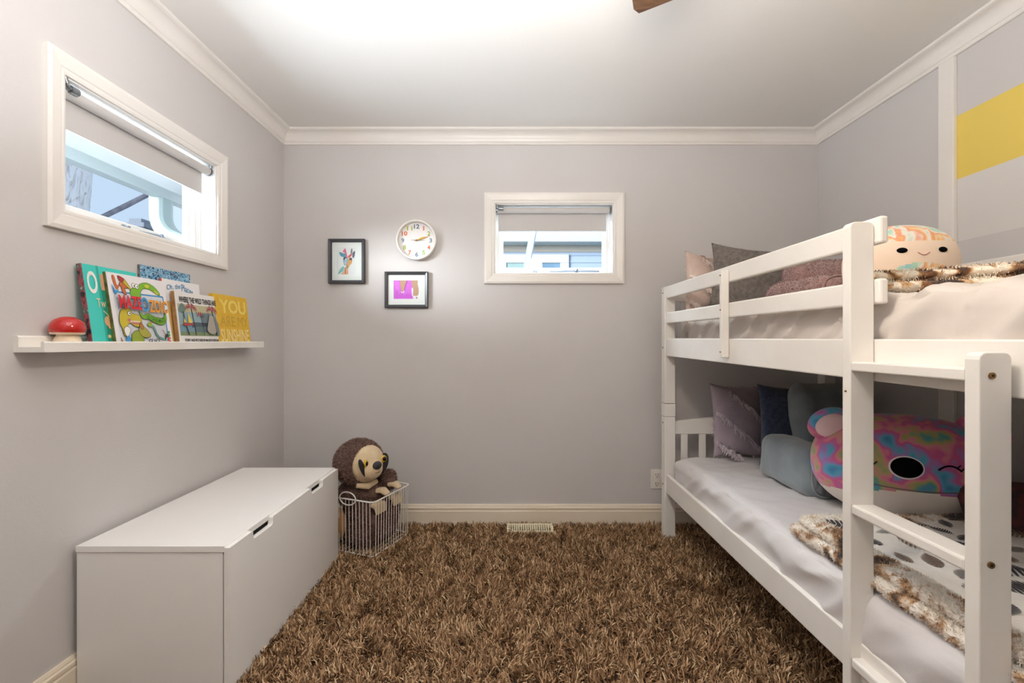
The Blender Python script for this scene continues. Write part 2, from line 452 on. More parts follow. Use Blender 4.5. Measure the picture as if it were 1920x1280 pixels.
# ------------------------------------------------------------------ windows
m_white = mat('window_white', (245, 244, 242), 0.3)
m_latch = mat('latch_metal', (140, 152, 168), 0.35, metal=0.6)
def window(name, frame):
    """frame(a, d, z): a runs along the wall, d goes outward through it; opening (a0,a1,z0,z1)"""
    (a0, a1, z0, z1), P, dirn = frame
    t = bpy.data.objects.new(name, None); C.objects.link(t); t.location = P((a0 + a1) / 2, 0, z0); struct(t)
    def bx(mb, a_0, a_1, d0, d1, z_0, z_1):
        ps = [P(a, d, z) for z in (z_0, z_1) for (a, d) in ((a_0, d0), (a_1, d0), (a_1, d1), (a_0, d1))]
        return mb.hexa(ps)
    cw = 0.064
    mb = MB()
    def mitre(q0, q1, q2, q3):      # casing boards, thicker outside than inside, with mitred ends
        for k in range(2):
            pass
    outer = [(a0 - cw, z0 - cw), (a1 + cw, z0 - cw), (a1 + cw, z1 + cw), (a0 - cw, z1 + cw)]
    prof = [(0, 0), (0, -0.017), (0.012, -0.020), (cw - 0.020, -0.014), (cw - 0.016, -0.011), (cw - 0.008, -0.011), (cw, -0.008), (cw, 0)]   # (inset, d)
    sg = [(1, 1), (-1, 1), (-1, -1), (1, -1)]
    for k in range(4):
        A, B = outer[k], outer[(k + 1) % 4]; sa, sb = sg[k], sg[(k + 1) % 4]
        mb.prism(prof, lambda p, t, A=A, B=B, sa=sa, sb=sb: P((A[0] + sa[0] * p[0]) if t == 0 else (B[0] + sb[0] * p[0]), p[1], (A[1] + sa[1] * p[0]) if t == 0 else (B[1] + sb[1] * p[0])), 0, 1)
    part(mb, 'casing', m_trim, t)
    mb = MB()
    for (b0, b1, c0, c1) in ((a0, a1, z0, z0 + 0.006), (a0, a1, z1 - 0.006, z1), (a0, a0 + 0.006, z0, z1), (a1 - 0.006, a1, z0, z1)): bx(mb, b0, b1, 0.0, T, c0, c1)
    for d, w_ in ((0.070, 0.014), (0.078, 0.020)):
        for (b0, b1, c0, c1) in ((a0, a1, z0, z0 + w_), (a0, a1, z1 - w_, z1), (a0, a0 + w_, z0, z1), (a1 - w_, a1, z0, z1)): bx(mb, b0, b1, d, d + 0.03, c0, c1)
    part(mb, 'jamb', m_white, t, bevel=0.0015)
    sw = 0.045; mb = MB()
    for (b0, b1, c0, c1) in ((a0 + 0.02, a1 - 0.02, z0 + 0.015, z0 + sw), (a0 + 0.02, a1 - 0.02, z1 - sw, z1 - 0.015), (a0 + 0.02, a0 + sw, z0 + sw, z1 - sw), (a1 - sw, a1 - 0.02, z0 + sw, z1 - sw)): bx(mb, b0, b1, 0.086, 0.125, c0, c1)
    for (b0, b1, c0, c1) in ((a0 + sw, a1 - sw, z0 + sw, z0 + sw + 0.006), (a0 + sw, a1 - sw, z1 - sw - 0.006, z1 - sw), (a0 + sw, a0 + sw + 0.006, z0 + sw, z1 - sw), (a1 - sw - 0.006, a1 - sw, z0 + sw, z1 - sw)): bx(mb, b0, b1, 0.098, 0.115, c0, c1)
    sash = part(mb, 'sash', m_white, t, bevel=0.002)
    mb = MB(); bx(mb, a0 + sw, a1 - sw, 0.105, 0.108, z0 + sw, z1 - sw)
    part(mb, 'pane', m_glass, t)
    # awning hardware on the sill
    zc = z0 + 0.02; m = MB()
    A = a0 + (a1 - a0) * dirn[0]
    m.tube([P(A + s * 0.012, 0.075, zc + 0.004) for s in (-1, 1)], 0.010, 10)
    m.tube([P(A, 0.060, zc + 0.004), P(A, 0.085, zc + 0.004)], 0.007, 10)
    part(m, 'latch_knob', m_latch, t, smooth=True)
    m = MB(); A0 = a0 + (a1 - a0) * dirn[1]; A1 = a0 + (a1 - a0) * dirn[2]
    bx(m, A0 - 0.02, A0 + 0.05, 0.055, 0.08, zc - 0.008, zc + 0.004)
    m.tube([P(A0, 0.06, zc), P((A0 * 0.6 + A1 * 0.4), 0.066, zc + 0.008), P(A1, 0.085, zc + 0.006)], [0.006, 0.005, 0.004], 8)
    m.tube([P(A0 * 0.5 + A1 * 0.5, 0.066, zc), P(A0 * 0.48 + A1 * 0.52, 0.07, zc + 0.018)], [0.012, 0.006], 10)
    part(m, 'crank_arm', m_latch, t, smooth=True)
    return t
P1 = lambda a, d, z: (XL - d, a, z)
P2 = lambda a, d, z: (a, YB + d, z)
window('window_1', (W1, P1, (0.43, 0.52, 0.80)))
window('window_2', (W2, P2, (0.345, 0.50, 0.90)))
# roller blinds hung inside the window reveals
m_blind = mat('blind_cloth', (206, 202, 200), 0.8, bump=(300, 0.05))
def blind(label, fr, P):
    a0, a1, z0, z1 = fr
    t = thing('roller_blind', label, 'window blind', P((a0 + a1) / 2, 0.03, z1 - 0.30 + 0.155), group='roller blinds in the windows')
    b0, b1 = a0 + 0.010, a1 - 0.020 - 0.012
    zr = z1 - 0.034
    m = MB().tube([P(b0 + 0.006, 0.030, zr), P(b1 + 0.012, 0.030, zr)], 0.0185, 20); part(m, 'roller', m_blind, t, smooth=True)
    m = MB(); ps = []
    for d in (0.0135, 0.0145): ps.append(d)
    q = [P(b0 + 0.012, 0.046, 1.806), P(b1 - 0.004, 0.046, 1.806), P(b1 - 0.004, 0.0475, 1.806), P(b0 + 0.012, 0.0475, 1.806),
         P(b0 + 0.012, 0.046, zr), P(b1 - 0.004, 0.046, zr), P(b1 - 0.004, 0.0475, zr), P(b0 + 0.012, 0.0475, zr)]
    m.hexa(q); cl = part(m, 'shade_cloth', m_blind, t)
    m = MB(); m.tube([P(b0 + 0.012, 0.047, 1.808), P(b1 - 0.004, 0.047, 1.808)], 0.0035, 8); part(m, 'hem_bar', m_blind, t, smooth=True)
    for (e, s) in ((a0 + 0.008, 1), (a1 - 0.008, -1)):
        m = MB().tube([P(e, 0.030, zr), P(e + s * 0.008, 0.030, zr)], 0.021, 16)
        m.tube([P(e, 0.030, zr), P(e + s * 0.002, 0.02, zr + 0.03)], [0.009, 0.008], 10)
        if s == 1: m.tube([P(e + 0.020, 0.006, zr + 0.004), P(e + 0.046, 0.006, zr + 0.004)], 0.0125, 16).tube([P(e + 0.004, 0.006, zr + 0.012), P(e + 0.02, 0.006, zr + 0.004)], 0.008, 10).tube([P(e + 0.004, 0.004, zr + 0.032), P(e + 0.012, 0.004, zr + 0.006)], 0.006, 10)
        part(m, 'bracket', m_steel, t, smooth=True)
    return t
blind('grey roller blind half lowered in the large left wall window', W1, P1)
blind('grey roller blind half lowered in the far wall window', W2, P2)

# ------------------------------------------------------------------ outdoors
m_snow = mat('snowy_ground', (180, 182, 186), 0.9, var=(2, (166, 170, 176)))
struct(MB().box(-30, 30, 3.2, 34, -0.62, -0.6).box(-30, XL - T - 0.02, -14, 3.2, -0.62, -0.6).build('ground', m_snow))
m_soffit = mat('soffit_white', (222, 224, 222), 0.6); m_gut = mat('gutter_grey', (178, 188, 186), 0.5)
t = thing('house_eave', 'white soffit and grey gutter above the left window, outside', 'eave', (-2.1, 1.9, 2.3))
mb = MB()
for k in range(4): mb.box(-2.70 + k * 0.28, -2.70 + k * 0.28 + 0.277, -0.5, 6.5, 2.30, 2.315)
part(mb, 'soffit', m_soffit, t)
gp = [(-2.70, 2.315), (-2.70, 2.225), (-2.78, 2.225), (-2.80, 2.27), (-2.83, 2.33), (-2.815, 2.33), (-2.785, 2.265), (-2.77, 2.237), (-2.712, 2.237), (-2.712, 2.315)]
part(MB().prism(gp, lambda p, y: (p[0], y, p[1]), -0.5, 6.5), 'gutter', m_gut, t)
def flatpipe(mb, path, w, h):
    path = [Vector(p) for p in path]; rings = []
    for i, p in enumerate(path):
        tg = (path[min(i + 1, len(path) - 1)] - path[max(i - 1, 0)]).normalized(); a = tg.cross(Vector((0, 1, 0))).normalized(); b = tg.cross(a).normalized()
        rings.append([p + a * (sx * h) + b * (sy * w) for sx, sy in ((-1, -.7), (-1, .7), (-.7, 1), (.7, 1), (1, .7), (1, -.7), (.7, -1), (-.7, -1))])
    k = len(mb.v)
    for r_ in rings: mb.v += [tuple(q) for q in r_]
    for i in range(len(rings) - 1):
        for j in range(8):
            mb.f.append((k + i * 8 + j, k + i * 8 + (j + 1) % 8, k + i * 8 + 8 + (j + 1) % 8, k + i * 8 + 8 + j)); mb.mi.append(0)
    return mb
path = [(-2.76, 3.58, 2.24), (-2.76, 3.58, 2.16)]
for i in range(7):
    a = i / 6 * R(66); path.append((-2.76 + 0.20 * (1 - math.cos(a)), 3.58, 2.10 - 0.20 * math.sin(a)))
path += [(-2.2, 3.58, 1.74), (-1.75, 3.58, 1.52), (-1.64, 3.58, 1.40), (-1.64, 3.58, -0.6)]
tag(flatpipe(MB(), path, 0.075, 0.055).build('downspout', mat('downspout_white', (160, 176, 174), 0.4), origin=(-1.64, 3.58, -0.6), bevel=0.004), 'pale elbow downspout hanging from the gutter outside the left window', 'downspout')
m_bark = ramp_mat('pale_bark', [(0.27, (70, 60, 58)), (0.36, (214, 206, 202)), (0.50, (246, 242, 240))], 5, 0.9, 2.0, (2.2, 2.2, 0.8), detail=8, bump=(12, 0.8))
t = thing('bare_tree', 'bare pale-barked tree with one long drooping limb outside the left window', 'tree', (-6.55, 6.3, -0.6))
tr = []
for i in range(15):
    z = -0.6 + i * 0.45; tr.append((-6.36 + 0.10 * (z - 2.8) + 0.03 * math.sin(i), 6.3, z))
m = MB().tube(tr, [0.46 - 0.012 * i + 0.02 * math.sin(i * 2.1) for i in range(15)], 20)
part(m, 'trunk', m_bark, t, smooth=True)
lm = [(-6.3, 6.4, 2.35), (-6.0, 6.55, 2.85), (-5.7, 6.7, 3.1), (-5.45, 6.8, 3.30), (-5.15, 6.95, 3.42), (-4.9, 7.1, 3.62), (-4.5, 7.2, 4.0)]
br = MB().tube(lm, [0.034, 0.034, 0.036, 0.034, 0.032, 0.032, 0.028], 10)
b = part(br, 'limb', mat('grey_bark', (120, 120, 132), 0.9, var=(14, (150, 148, 156))), t, smooth=True)
tw = MB()
for (q0, q1, q2) in (((-5.3, 6.9, 3.36), (-4.6, 7.2, 3.36), (-3.9, 7.4, 3.22)), ((-5.45, 6.8, 3.28), (-4.8, 7.0, 3.16), (-4.1, 7.3, 3.02))): tw.tube([q0, q1, q2], [0.012, 0.010, 0.006], 6)
tw.build('twig', mat('grey_bark', (166, 166, 176)), b, origin=t.location, smooth=True)
t = thing('brick_chimney', 'small grey brick chimney far off beyond the left window sill', 'chimney', (-11.5, 14.2, -0.6))
m = MB().box(-11.95, -11.25, 13.9, 14.5, -0.6, 4.60); part(m, 'stack', ramp_mat('grey_brick', [(0.3, (108, 114, 126)), (0.7, (150, 154, 162))], 9, 0.9), t)
m = MB().box(-12.0, -11.2, 13.85, 14.55, 4.60, 4.74).box(-11.8, -11.4, 14.0, 14.4, 4.74, 4.9); part(m, 'cap', mat('concrete', (140, 146, 156), 0.9), t, bevel=0.02)
# neighbouring house seen through the far window
NY = 7.4
m_sid = mat('pale_siding', (160, 174, 192), 0.6)
t = thing('neighbour_house', 'pale blue clapboard house across the yard, seen through the far window', 'house', (0.6, NY, -0.6))
mb = MB(); z = -0.6
while z < 2.62:
    mb.hexa([(-3.5, NY - 0.018, z), (7, NY - 0.018, z), (7, NY + 0.1, z), (-3.5, NY + 0.1, z), (-3.5, NY, z + 0.115), (7, NY, z + 0.115), (7, NY + 0.1, z + 0.115), (-3.5, NY + 0.1, z + 0.115)]); z += 0.115
part(mb, 'siding', m_sid, t)
part(MB().box(-3.5, 7, NY - 0.03, NY + 0.1, 2.56, 2.66), 'trim_board', mat('beige_trim', (172, 165, 152), 0.6), t, bevel=0.004)
mb = MB().box(-3.5, 7, NY - 0.30, NY + 0.1, 2.66, 2.69)
for i in range(60): mb.box(-3.3 + i * 0.13, -3.3 + i * 0.13 + 0.012, NY - 0.32, NY - 0.04, 2.652, 2.662)
part(mb, 'soffit', mat('soffit_sage', (176, 186, 182), 0.6), t)
mb = MB().box(-3.5, 7, NY - 0.36, NY - 0.30, 2.655, 2.92); part(mb, 'fascia', mat('fascia_white', (190, 192, 194), 0.5), t, bevel=0.01)
mb = MB().hexa([(-3.5, NY - 0.5, 2.92), (7, NY - 0.5, 2.92), (7, NY + 3, 4.1), (-3.5, NY + 3, 4.1), (-3.5, NY - 0.5, 2.96), (7, NY - 0.5, 2.96), (7, NY + 3, 4.14), (-3.5, NY + 3, 4.14)])
part(mb, 'roof', mat('snowy_roof', (160, 162, 166), 0.9), t)
fr = MB()
for (u0, u1, v0, v1) in ((-0.17, 0.92, 2.38, 2.52), (-0.17, -0.09, 1.4, 2.38), (0.78, 0.92, 1.4, 2.38), (0.24, 0.38, 1.4, 2.38), (-0.17, 0.92, 1.3, 1.4)): fr.box(u0, u1, NY - 0.06, NY - 0.015, v0, v1)
f = part(fr, 'window_frame', mat('house_frame_white', (196, 197, 196), 0.4), t, bevel=0.006)
for (u0, u1, c, nm) in ((-0.09, 0.24, (140, 164, 158), 'pane_green'), (0.38, 0.78, (92, 122, 144), 'pane_blue')):
    MB().box(u0, u1, NY - 0.03, NY - 0.022, 1.4, 2.38).build('pane', mat(nm, c, 0.12, var=(3, tuple(min(255, k + 24) for k in c))), f, origin=t.location)
m = MB(); flatpipe(m, [(0.30, 5.0, 2.75), (0.24, 5.0, 2.35), (0.10, 5.0, 1.6), (-0.10, 5.0, 0.6), (-0.1, 5.0, -0.6)], 0.05, 0.037)
tag(m.build('drain_pipe', mat('pale_pipe', (186, 198, 204), 0.4), origin=(-0.1, 5.0, -0.6)), 'pale slanting drain pipe across the far window view', 'pipe')

# ------------------------------------------------------------------ carpet
def carpet():
    rg = np.random.default_rng(3)
    x0, x1, y0, y1 = XL + 0.02, XR - 0.02, 0.80, YB - 0.02
    def patch(n, xa, xb, ya, yb, L, w):
        p = np.stack([rg.uniform(xa, xb, n), rg.uniform(ya, yb, n), np.full(n, ZF + 0.001)], 1)
        inb = (p[:, 0] < -0.92) & (p[:, 1] > 1.47) & (p[:, 1] < 2.355)
        ven = (p[:, 0] > -0.02) & (p[:, 0] < 0.235) & (p[:, 1] > 2.672) & (p[:, 1] < 2.74)
        p = p[~(inb | ven)]; n = len(p)
        # clumps of pile share a lie
        ang = np.array([math.pi * 2 * mnoise.noise((a * 9, b * 9, 0.3)) * 1.6 for a, b in p[:, :2]]) + rg.normal(0, 0.9, n)
        tilt = np.clip(rg.normal(0.55, 0.3, n), 0.05, 1.3)
        d = np.stack([np.cos(ang) * np.sin(tilt), np.sin(ang) * np.sin(tilt), np.cos(tilt)], 1)
        t2 = np.clip(tilt + rg.uniform(0.1, 0.8, n), 0, 1.55)
        d2 = np.stack([np.cos(ang) * np.sin(t2), np.sin(ang) * np.sin(t2), np.cos(t2)], 1)
        ll = (L * rg.uniform(0.75, 1.2, n))[:, None]
        an = ang + math.pi / 2 + rg.normal(0, 0.8, n); s = np.stack([np.cos(an), np.sin(an), rg.normal(0, .3, n)], 1) * w / 2
        q = p + d * ll * 0.6; e = q + d2 * ll * 0.4
        return np.stack([p - s, p + s, q + s, q - s, e - s * 0.55, e + s * 0.55], 1).reshape(-1, 3)
    V = np.concatenate([patch(170000, x0, x1, y0, y1, 0.036, 0.0042), patch(16000, x0, x1, YR + 0.02, y0, 0.036, 0.009)])
    n = len(V) // 6
    me = bpy.data.meshes.new('shag_carpet'); k = (np.arange(n) * 6)[:, None]
    F = np.concatenate([k + np.array([[0, 1, 2, 3]]), k + np.array([[3, 2, 5, 4]])], 1).reshape(-1)
    me.vertices.add(len(V)); me.vertices.foreach_set('co', V.ravel())
    me.loops.add(len(F)); me.loops.foreach_set('vertex_index', F.astype(np.int32))
    me.polygons.add(n * 2); me.polygons.foreach_set('loop_start', np.arange(n * 2, dtype=np.int32) * 4)
    me.update(calc_edges=True)
    me.materials.append(strand_mat('carpet_yarn', [(0.0, (84, 60, 42)), (0.3, (144, 110, 80)), (0.55, (176, 138, 102)), (0.8, (204, 168, 130)), (1.0, (240, 212, 172))]))
    o = bpy.data.objects.new('shag_carpet', me); C.objects.link(o)
    tag(o, 'long brown and tan shag pile carpet covering the floor', 'carpet', kind='stuff')
carpet()
# floor register
t = thing('floor_vent', 'cream slotted floor vent sunk in the carpet before the far wall', 'vent', (0.108, 2.70, ZF))
m_vent = mat('vent_cream', (240, 230, 200), 0.45)
m = MB().box(-0.03, 0.245, 2.672, 2.680, ZF, -0.002).box(-0.03, 0.245, 2.738, 2.75, ZF, 0.012).box(-0.03, -0.018, 2.680, 2.738, ZF, 0.006).box(0.233, 0.245, 2.680, 2.738, ZF, 0.006)
part(m, 'frame', m_vent, t, bevel=0.002)
m = MB()
for i in range(19):
    x = -0.014 + i * 0.0134; m.hexa([(x, 2.680, -0.010), (x + 0.005, 2.680, -0.010), (x + 0.005, 2.738, 0.004), (x, 2.738, 0.004), (x, 2.680, -0.003), (x + 0.005, 2.680, -0.003), (x + 0.005, 2.738, 0.010), (x, 2.738, 0.010)])
part(m, 'grille', m_vent, t)
part(MB().box(-0.018, 0.233, 2.680, 2.738, ZF, ZF + 0.006), 'duct', m_dark, t)
# wall outlet
t = thing('wall_outlet', 'white double wall outlet behind the bunk bed post', 'outlet', (0.897, YB, 0.255))
part(MB().box(0.862, 0.932, YB - 0.006, YB, 0.197, 0.315), 'cover_plate', mat('outlet_white', (242, 236, 226), 0.3), t, bevel=0.003)
for zc in (0.229, 0.283):
    m = MB().box(0.880, 0.914, YB - 0.009, YB - 0.005, zc - 0.017, zc + 0.017); s = part(m, 'socket', mat('outlet_white', (242, 236, 226)), t, bevel=0.005)
    m = MB().box(0.889, 0.8915, YB - 0.0096, YB - 0.0088, zc - 0.004, zc + 0.010).box(0.9025, 0.905, YB - 0.0096, YB - 0.0088, zc - 0.004, zc + 0.008).box(0.8945, 0.8995, YB - 0.0096, YB - 0.0088, zc - 0.013, zc - 0.008)
    m.build('slot', m_dark, s, origin=t.location)

# ------------------------------------------------------------------ ceiling fan (a blade tip shows)
hub = Vector((0.24, 0.90, 2.16))
t = thing('ceiling_fan', 'dark wood ceiling fan, one blade tip at the top edge of the picture', 'ceiling fan', (hub.x, hub.y, ZC))
m_fan = mat('fan_bronze', (70, 56, 46), 0.4, metal=0.4)
part(MB().lathe([(0.0, ZC), (0.07, ZC), (0.065, ZC - 0.03), (0.02, ZC - 0.05), (0.015, ZC - 0.06), (0.015, 2.24), (0.0, 2.24)], 24, (hub.x, hub.y, 0)), 'downrod', m_fan, t, smooth=True)
part(MB().lathe([(0, 2.25), (0.05, 2.25), (0.10, 2.225), (0.11, 2.18), (0.09, 2.13), (0.05, 2.11), (0.045, 2.07), (0.0, 2.07)], 28, (hub.x, hub.y, 0)), 'motor', m_fan, t, smooth=True)
part(MB().lathe([(0.0, 2.075), (0.055, 2.07), (0.085, 2.05), (0.08, 2.025), (0.0, 2.02)], 24, (hub.x, hub.y, 0)), 'lamp_holder', m_fan, t, smooth=True)
m_walnut = ramp_mat('walnut', [(0.3, (72, 50, 36)), (0.7, (110, 80, 58))], 12, 0.45, 1.0, (1, 9, 1))
base = math.atan2(1.405 - hub.y, 0.447 - hub.x)
for k in range(5):
    a = base + k * 2 * math.pi / 5; ca, sa = math.cos(a), math.sin(a)
    pr = [(0.16, -0.045), (0.20, -0.055), (0.53, -0.068), (0.555, -0.055), (0.557, 0.055), (0.53, 0.068), (0.20, 0.055), (0.16, 0.045)]
    f = lambda p, z: (hub.x + ca * p[0] - sa * p[1], hub.y + sa * p[0] + ca * p[1], 2.150 + z - 0.12 * p[1])
    o = part(MB().prism(pr, f, 0, 0.007), 'blade', m_walnut, t, bevel=0.002)
    MB().prism([(0.08, -0.018), (0.24, -0.02), (0.24, 0.02), (0.08, 0.018)], f, 0.007, 0.013).build('blade_iron', m_fan, o, origin=t.location)

# ------------------------------------------------------------------ storage bench
t = thing('storage_bench', 'low white storage bench with two cutout handles against the left wall', 'bench', (-1.15, 1.91, ZF))
bx0, bx1, by0, by1, bz = -1.398, -0.926, 1.457, 2.366, 0.455
part(MB().box(bx0, bx1 - 0.002, by0 + 0.004, by1 - 0.004, ZF, bz - 0.0215), 'cabinet', m_bench, t, bevel=0.0015)
part(MB().box(bx0, bx1 + 0.006, by0, by1, bz - 0.020, bz), 'top_panel', m_bench, t, bevel=0.0015)
fx0, fx1, fz = -0.922, -0.904, 0.449
def front():
    mb = MB(); cuts = [(1.590, 1.722), (2.052, 2.178)]; d = 0.030; r = 0.010
    top = [(by0, -0.012)]; pr = [(by0, -0.022), (by1, -0.022), (by1, fz)]
    for (c0, c1) in cuts[::-1]:
        pr += [(c1 + 0.004, fz), (c1, fz - 0.004), (c1, fz - d + r), (c1 - r * 0.3, fz - d + r * 0.3), (c1 - r, fz - d), (c0 + r, fz - d), (c0 + r * 0.3, fz - d + r * 0.3), (c0, fz - d + r), (c0, fz - 0.004), (c0 - 0.004, fz)]
    pr += [(by0, fz)]
    n = len(pr); tri = tri2d(pr); vs = [(fx1, p[0], p[1]) for p in pr] + [(fx0, p[0], p[1]) for p in pr]
    fs = [tuple(q) for q in tri] + [tuple(i + n for i in q)[::-1] for q in tri] + [(i, (i + 1) % n, n + (i + 1) % n, n + i) for i in range(n)]
    mb.add(vs, fs); return mb
part(front(), 'drawer_front', m_bench, t)
for (c0, c1) in ((1.590, 1.722), (2.052, 2.178)):
    part(MB().box(fx0 - 0.0062, fx0 - 0.0052, c0 - 0.004, c1 + 0.004, fz - 0.033, bz - 0.0205), 'handle_recess', m_dark, t)

# ------------------------------------------------------------------ picture ledge and what stands on it
SX = -1.328
t = thing('picture_ledge', 'long white picture ledge on the left wall holding books', 'shelf', ((XL + SX) / 2, 1.865, 1.08))
lp = [(XL, 1.079), (SX, 1.079), (SX, 1.106), (SX - 0.003, 1.110), (SX - 0.008, 1.110), (SX - 0.011, 1.107), (SX - 0.011, 1.094), (XL + 0.014, 1.094), (XL + 0.014, 1.122), (XL + 0.010, 1.127), (XL, 1.127)]
part(MB().prism(lp, lambda p, y: (p[0], y, p[1]), 1.293, 2.437), 'ledge', m_bed, t)
ZS = 1.0945
# mushroom lamp
t = thing('toy_mushroom', 'red and cream toy mushroom at the left end of the ledge', 'ornament', (-1.375, 1.405, ZS))
part(MB().lathe([(0, ZS), (0.033, ZS), (0.035, ZS + 0.008), (0.032, ZS + 0.022), (0.026, ZS + 0.033), (0.025, ZS + 0.040), (0.0, ZS + 0.042)], 32, (-1.372, 1.405, 0)), 'stem', mat('mushroom_cream', (240, 218, 188), 0.35), t, smooth=True)
part(MB().lathe([(0.0, ZS + 0.037), (0.030, ZS + 0.036), (0.039, ZS + 0.038), (0.0415, ZS + 0.043)], 36, (-1.372, 1.405, 0)), 'gill_rim', mat('mushroom_cream', (240, 218, 188)), t, smooth=True)
part(MB().lathe([(0.0405, ZS + 0.042), (0.0435, ZS + 0.050), (0.0430, ZS + 0.061), (0.0385, ZS + 0.074), (0.031, ZS + 0.083), (0.021, ZS + 0.0895), (0.010, ZS + 0.0925), (0, ZS + 0.093)], 36, (-1.372, 1.405, 0)), 'cap', mat('mushroom_red', (196, 24, 20), 0.08, coat=0.6), t, smooth=True)

GB = 'picture books on the wall ledge'
def book(name, label, cat, y0, w, h, th, xbase, xtop, cover, spine, pages=(236, 228, 214), z=ZS, group=GB):
    """stands on the ledge, front cover to the room, leaning back on the wall"""
    lean = math.asin((xbase - xtop) / h)
    t = thing(name, label, cat, (xbase, y0, z), (-lean, 0, R(90)), group=group)
    MB().box(0.004, w - 0.003, 0.002, th - 0.002, 0.003, h - 0.003).build('pages', mat('paper_%d' % pages[0], pages, 0.8), t)
    MB().box(0, w, 0, 0.0022, 0, h).box(0, w, th - 0.0022, th, 0, h).build('cover', cover, t, bevel=0.0006)
    MB().box(-0.002, 0.0025, 0, th, 0, h).build('spine', spine, t, bevel=0.001)
    return t
INK = (34, 34, 36)
# teal book
b = book('picture_book', 'teal hardback with a big white O, leftmost book on the ledge', 'book', 1.470, 0.215, 0.272, 0.016, -1.352, -1.392,
         mat('teal_cover', (64, 208, 196), 0.35), ramp_mat('patterned_spine', [(0.4, (36, 40, 46)), (0.5, (170, 84, 92)), (0.6, (40, 96, 92)), (0.7, (210, 196, 180))], 60, 0.5, 0, (1, 1, 0.5)))
p = Print(-0.0002)
p.rect(0.050, 0.0, 0.215, 0.20, (30, 142, 116)).rect(0.050, 0.0, 0.058, 0.272, (40, 176, 160)).rect(0.060, 0.19, 0.09, 0.245, (214, 164, 128))
p.blob([(0.075, 0.02), (0.10, 0.0), (0.21, 0.0), (0.21, 0.16), (0.12, 0.14), (0.09, 0.08)], (22, 92, 84))
for (u, v, r_) in ((0.066, 0.085, 0.012), (0.074, 0.072, 0.010)): p.disc(u, v, r_, (222, 170, 120), r_ * 1.4)
p.disc(0.064, 0.033, 0.006, (230, 206, 130)); p.line([(0.055, 0.12), (0.075, 0.10), (0.09, 0.08)], 0.003, (226, 206, 150))
p.build('cover_art', b)
lettering('O', (0.010, 0.175, 0.046, 0.250), (246, 240, 238), b, -0.0012, bold=0.02)
lettering('Tw', (0.034, 0.130, 0.066, 0.160), (240, 214, 170), b, -0.0016)
# white dinosaur maze book
b = book('picture_book', 'large white maze book with green dinosaurs and red and orange lettering', 'book', 1.545, 0.258, 0.257, 0.012, -1.3405, -1.381,
         mat('white_cover', (240, 236, 238), 0.4), mat('olive_spine', (112, 122, 58), 0.5, var=(40, (70, 74, 44))))
GR, YE, OR, RD, BL = (130, 190, 50), (206, 186, 50), (240, 160, 44), (222, 48, 60), (70, 150, 206)
p = Print(-0.0002)
p.rect(0.018, 0.010, 0.240, 0.19, (216, 220, 226))
rnd = random.Random(4)
for i in range(170):      # maze passages
    u, v = 0.022 + rnd.randrange(27) * 0.008, 0.014 + rnd.randrange(21) * 0.008
    if rnd.random() < .5: p.shape([(u, v), (u + 0.012, v), (u + 0.012, v + 0.0012), (u, v + 0.0012)], (150, 152, 164), lift=False)
    else: p.shape([(u, v), (u + 0.0012, v), (u + 0.0012, v + 0.012), (u, v + 0.012)], (150, 152, 164), lift=False)
p.line([(0.018, 0.19), (0.24, 0.192)], 0.006, BL); p.line([(0.235, 0.02), (0.24, 0.192)], 0.005, BL)
p.line([(0.02, 0.012), (0.238, 0.012)], 0.006, BL)
# long-necked one along the top
p.blob([(0.088, 0.196), (0.095, 0.178), (0.115, 0.170), (0.132, 0.180), (0.134, 0.198), (0.150, 0.214), (0.180, 0.214), (0.205, 0.202), (0.222, 0.196), (0.225, 0.205), (0.205, 0.226), (0.172, 0.238), (0.142, 0.232), (0.125, 0.220), (0.108, 0.216)], GR, INK)
for (u, v) in ((0.108, 0.221), (0.121, 0.219)): p.disc(u, v, 0.0095, INK); p.disc(u, v, 0.008, (250, 250, 246)); p.disc(u + 0.002, v - 0.001, 0.0028, INK)
p.blob([(0.155, 0.228), (0.172, 0.232), (0.178, 0.224), (0.166, 0.218)], (214, 206, 60)); p.blob([(0.200, 0.212), (0.216, 0.206), (0.214, 0.198), (0.202, 0.204)], (214, 206, 60))
# winged one
p.blob([(0.020, 0.243), (0.030, 0.246), (0.036, 0.215), (0.052, 0.212), (0.056, 0.190), (0.070, 0.184), (0.066, 0.205), (0.080, 0.210), (0.074, 0.228), (0.060, 0.236), (0.048, 0.222), (0.038, 0.200), (0.028, 0.205)], (206, 110, 60), INK)
p.blob([(0.052, 0.244), (0.070, 0.238), (0.092, 0.205), (0.078, 0.212), (0.062, 0.226)], YE, INK); p.blob([(0.044, 0.248), (0.066, 0.240), (0.060, 0.228), (0.050, 0.232)], (186, 60, 50), INK)
p.blob([(0.014, 0.215), (0.026, 0.196), (0.040, 0.198), (0.022, 0.180)], BL)
# worm banner
p.blob([(0.112, 0.126), (0.130, 0.112), (0.150, 0.120), (0.180, 0.110), (0.205, 0.106), (0.226, 0.110), (0.232, 0.124), (0.238, 0.120), (0.236, 0.096), (0.212, 0.080), (0.180, 0.086), (0.150, 0.100), (0.126, 0.100)], GR, INK)
lettering('101 DINO MAZES', (0.134, 0.092, 0.222, 0.108), (44, 110, 40), b, -0.0115, bold=0.015, bend=lambda a: 0.006 * math.cos(a * 5))
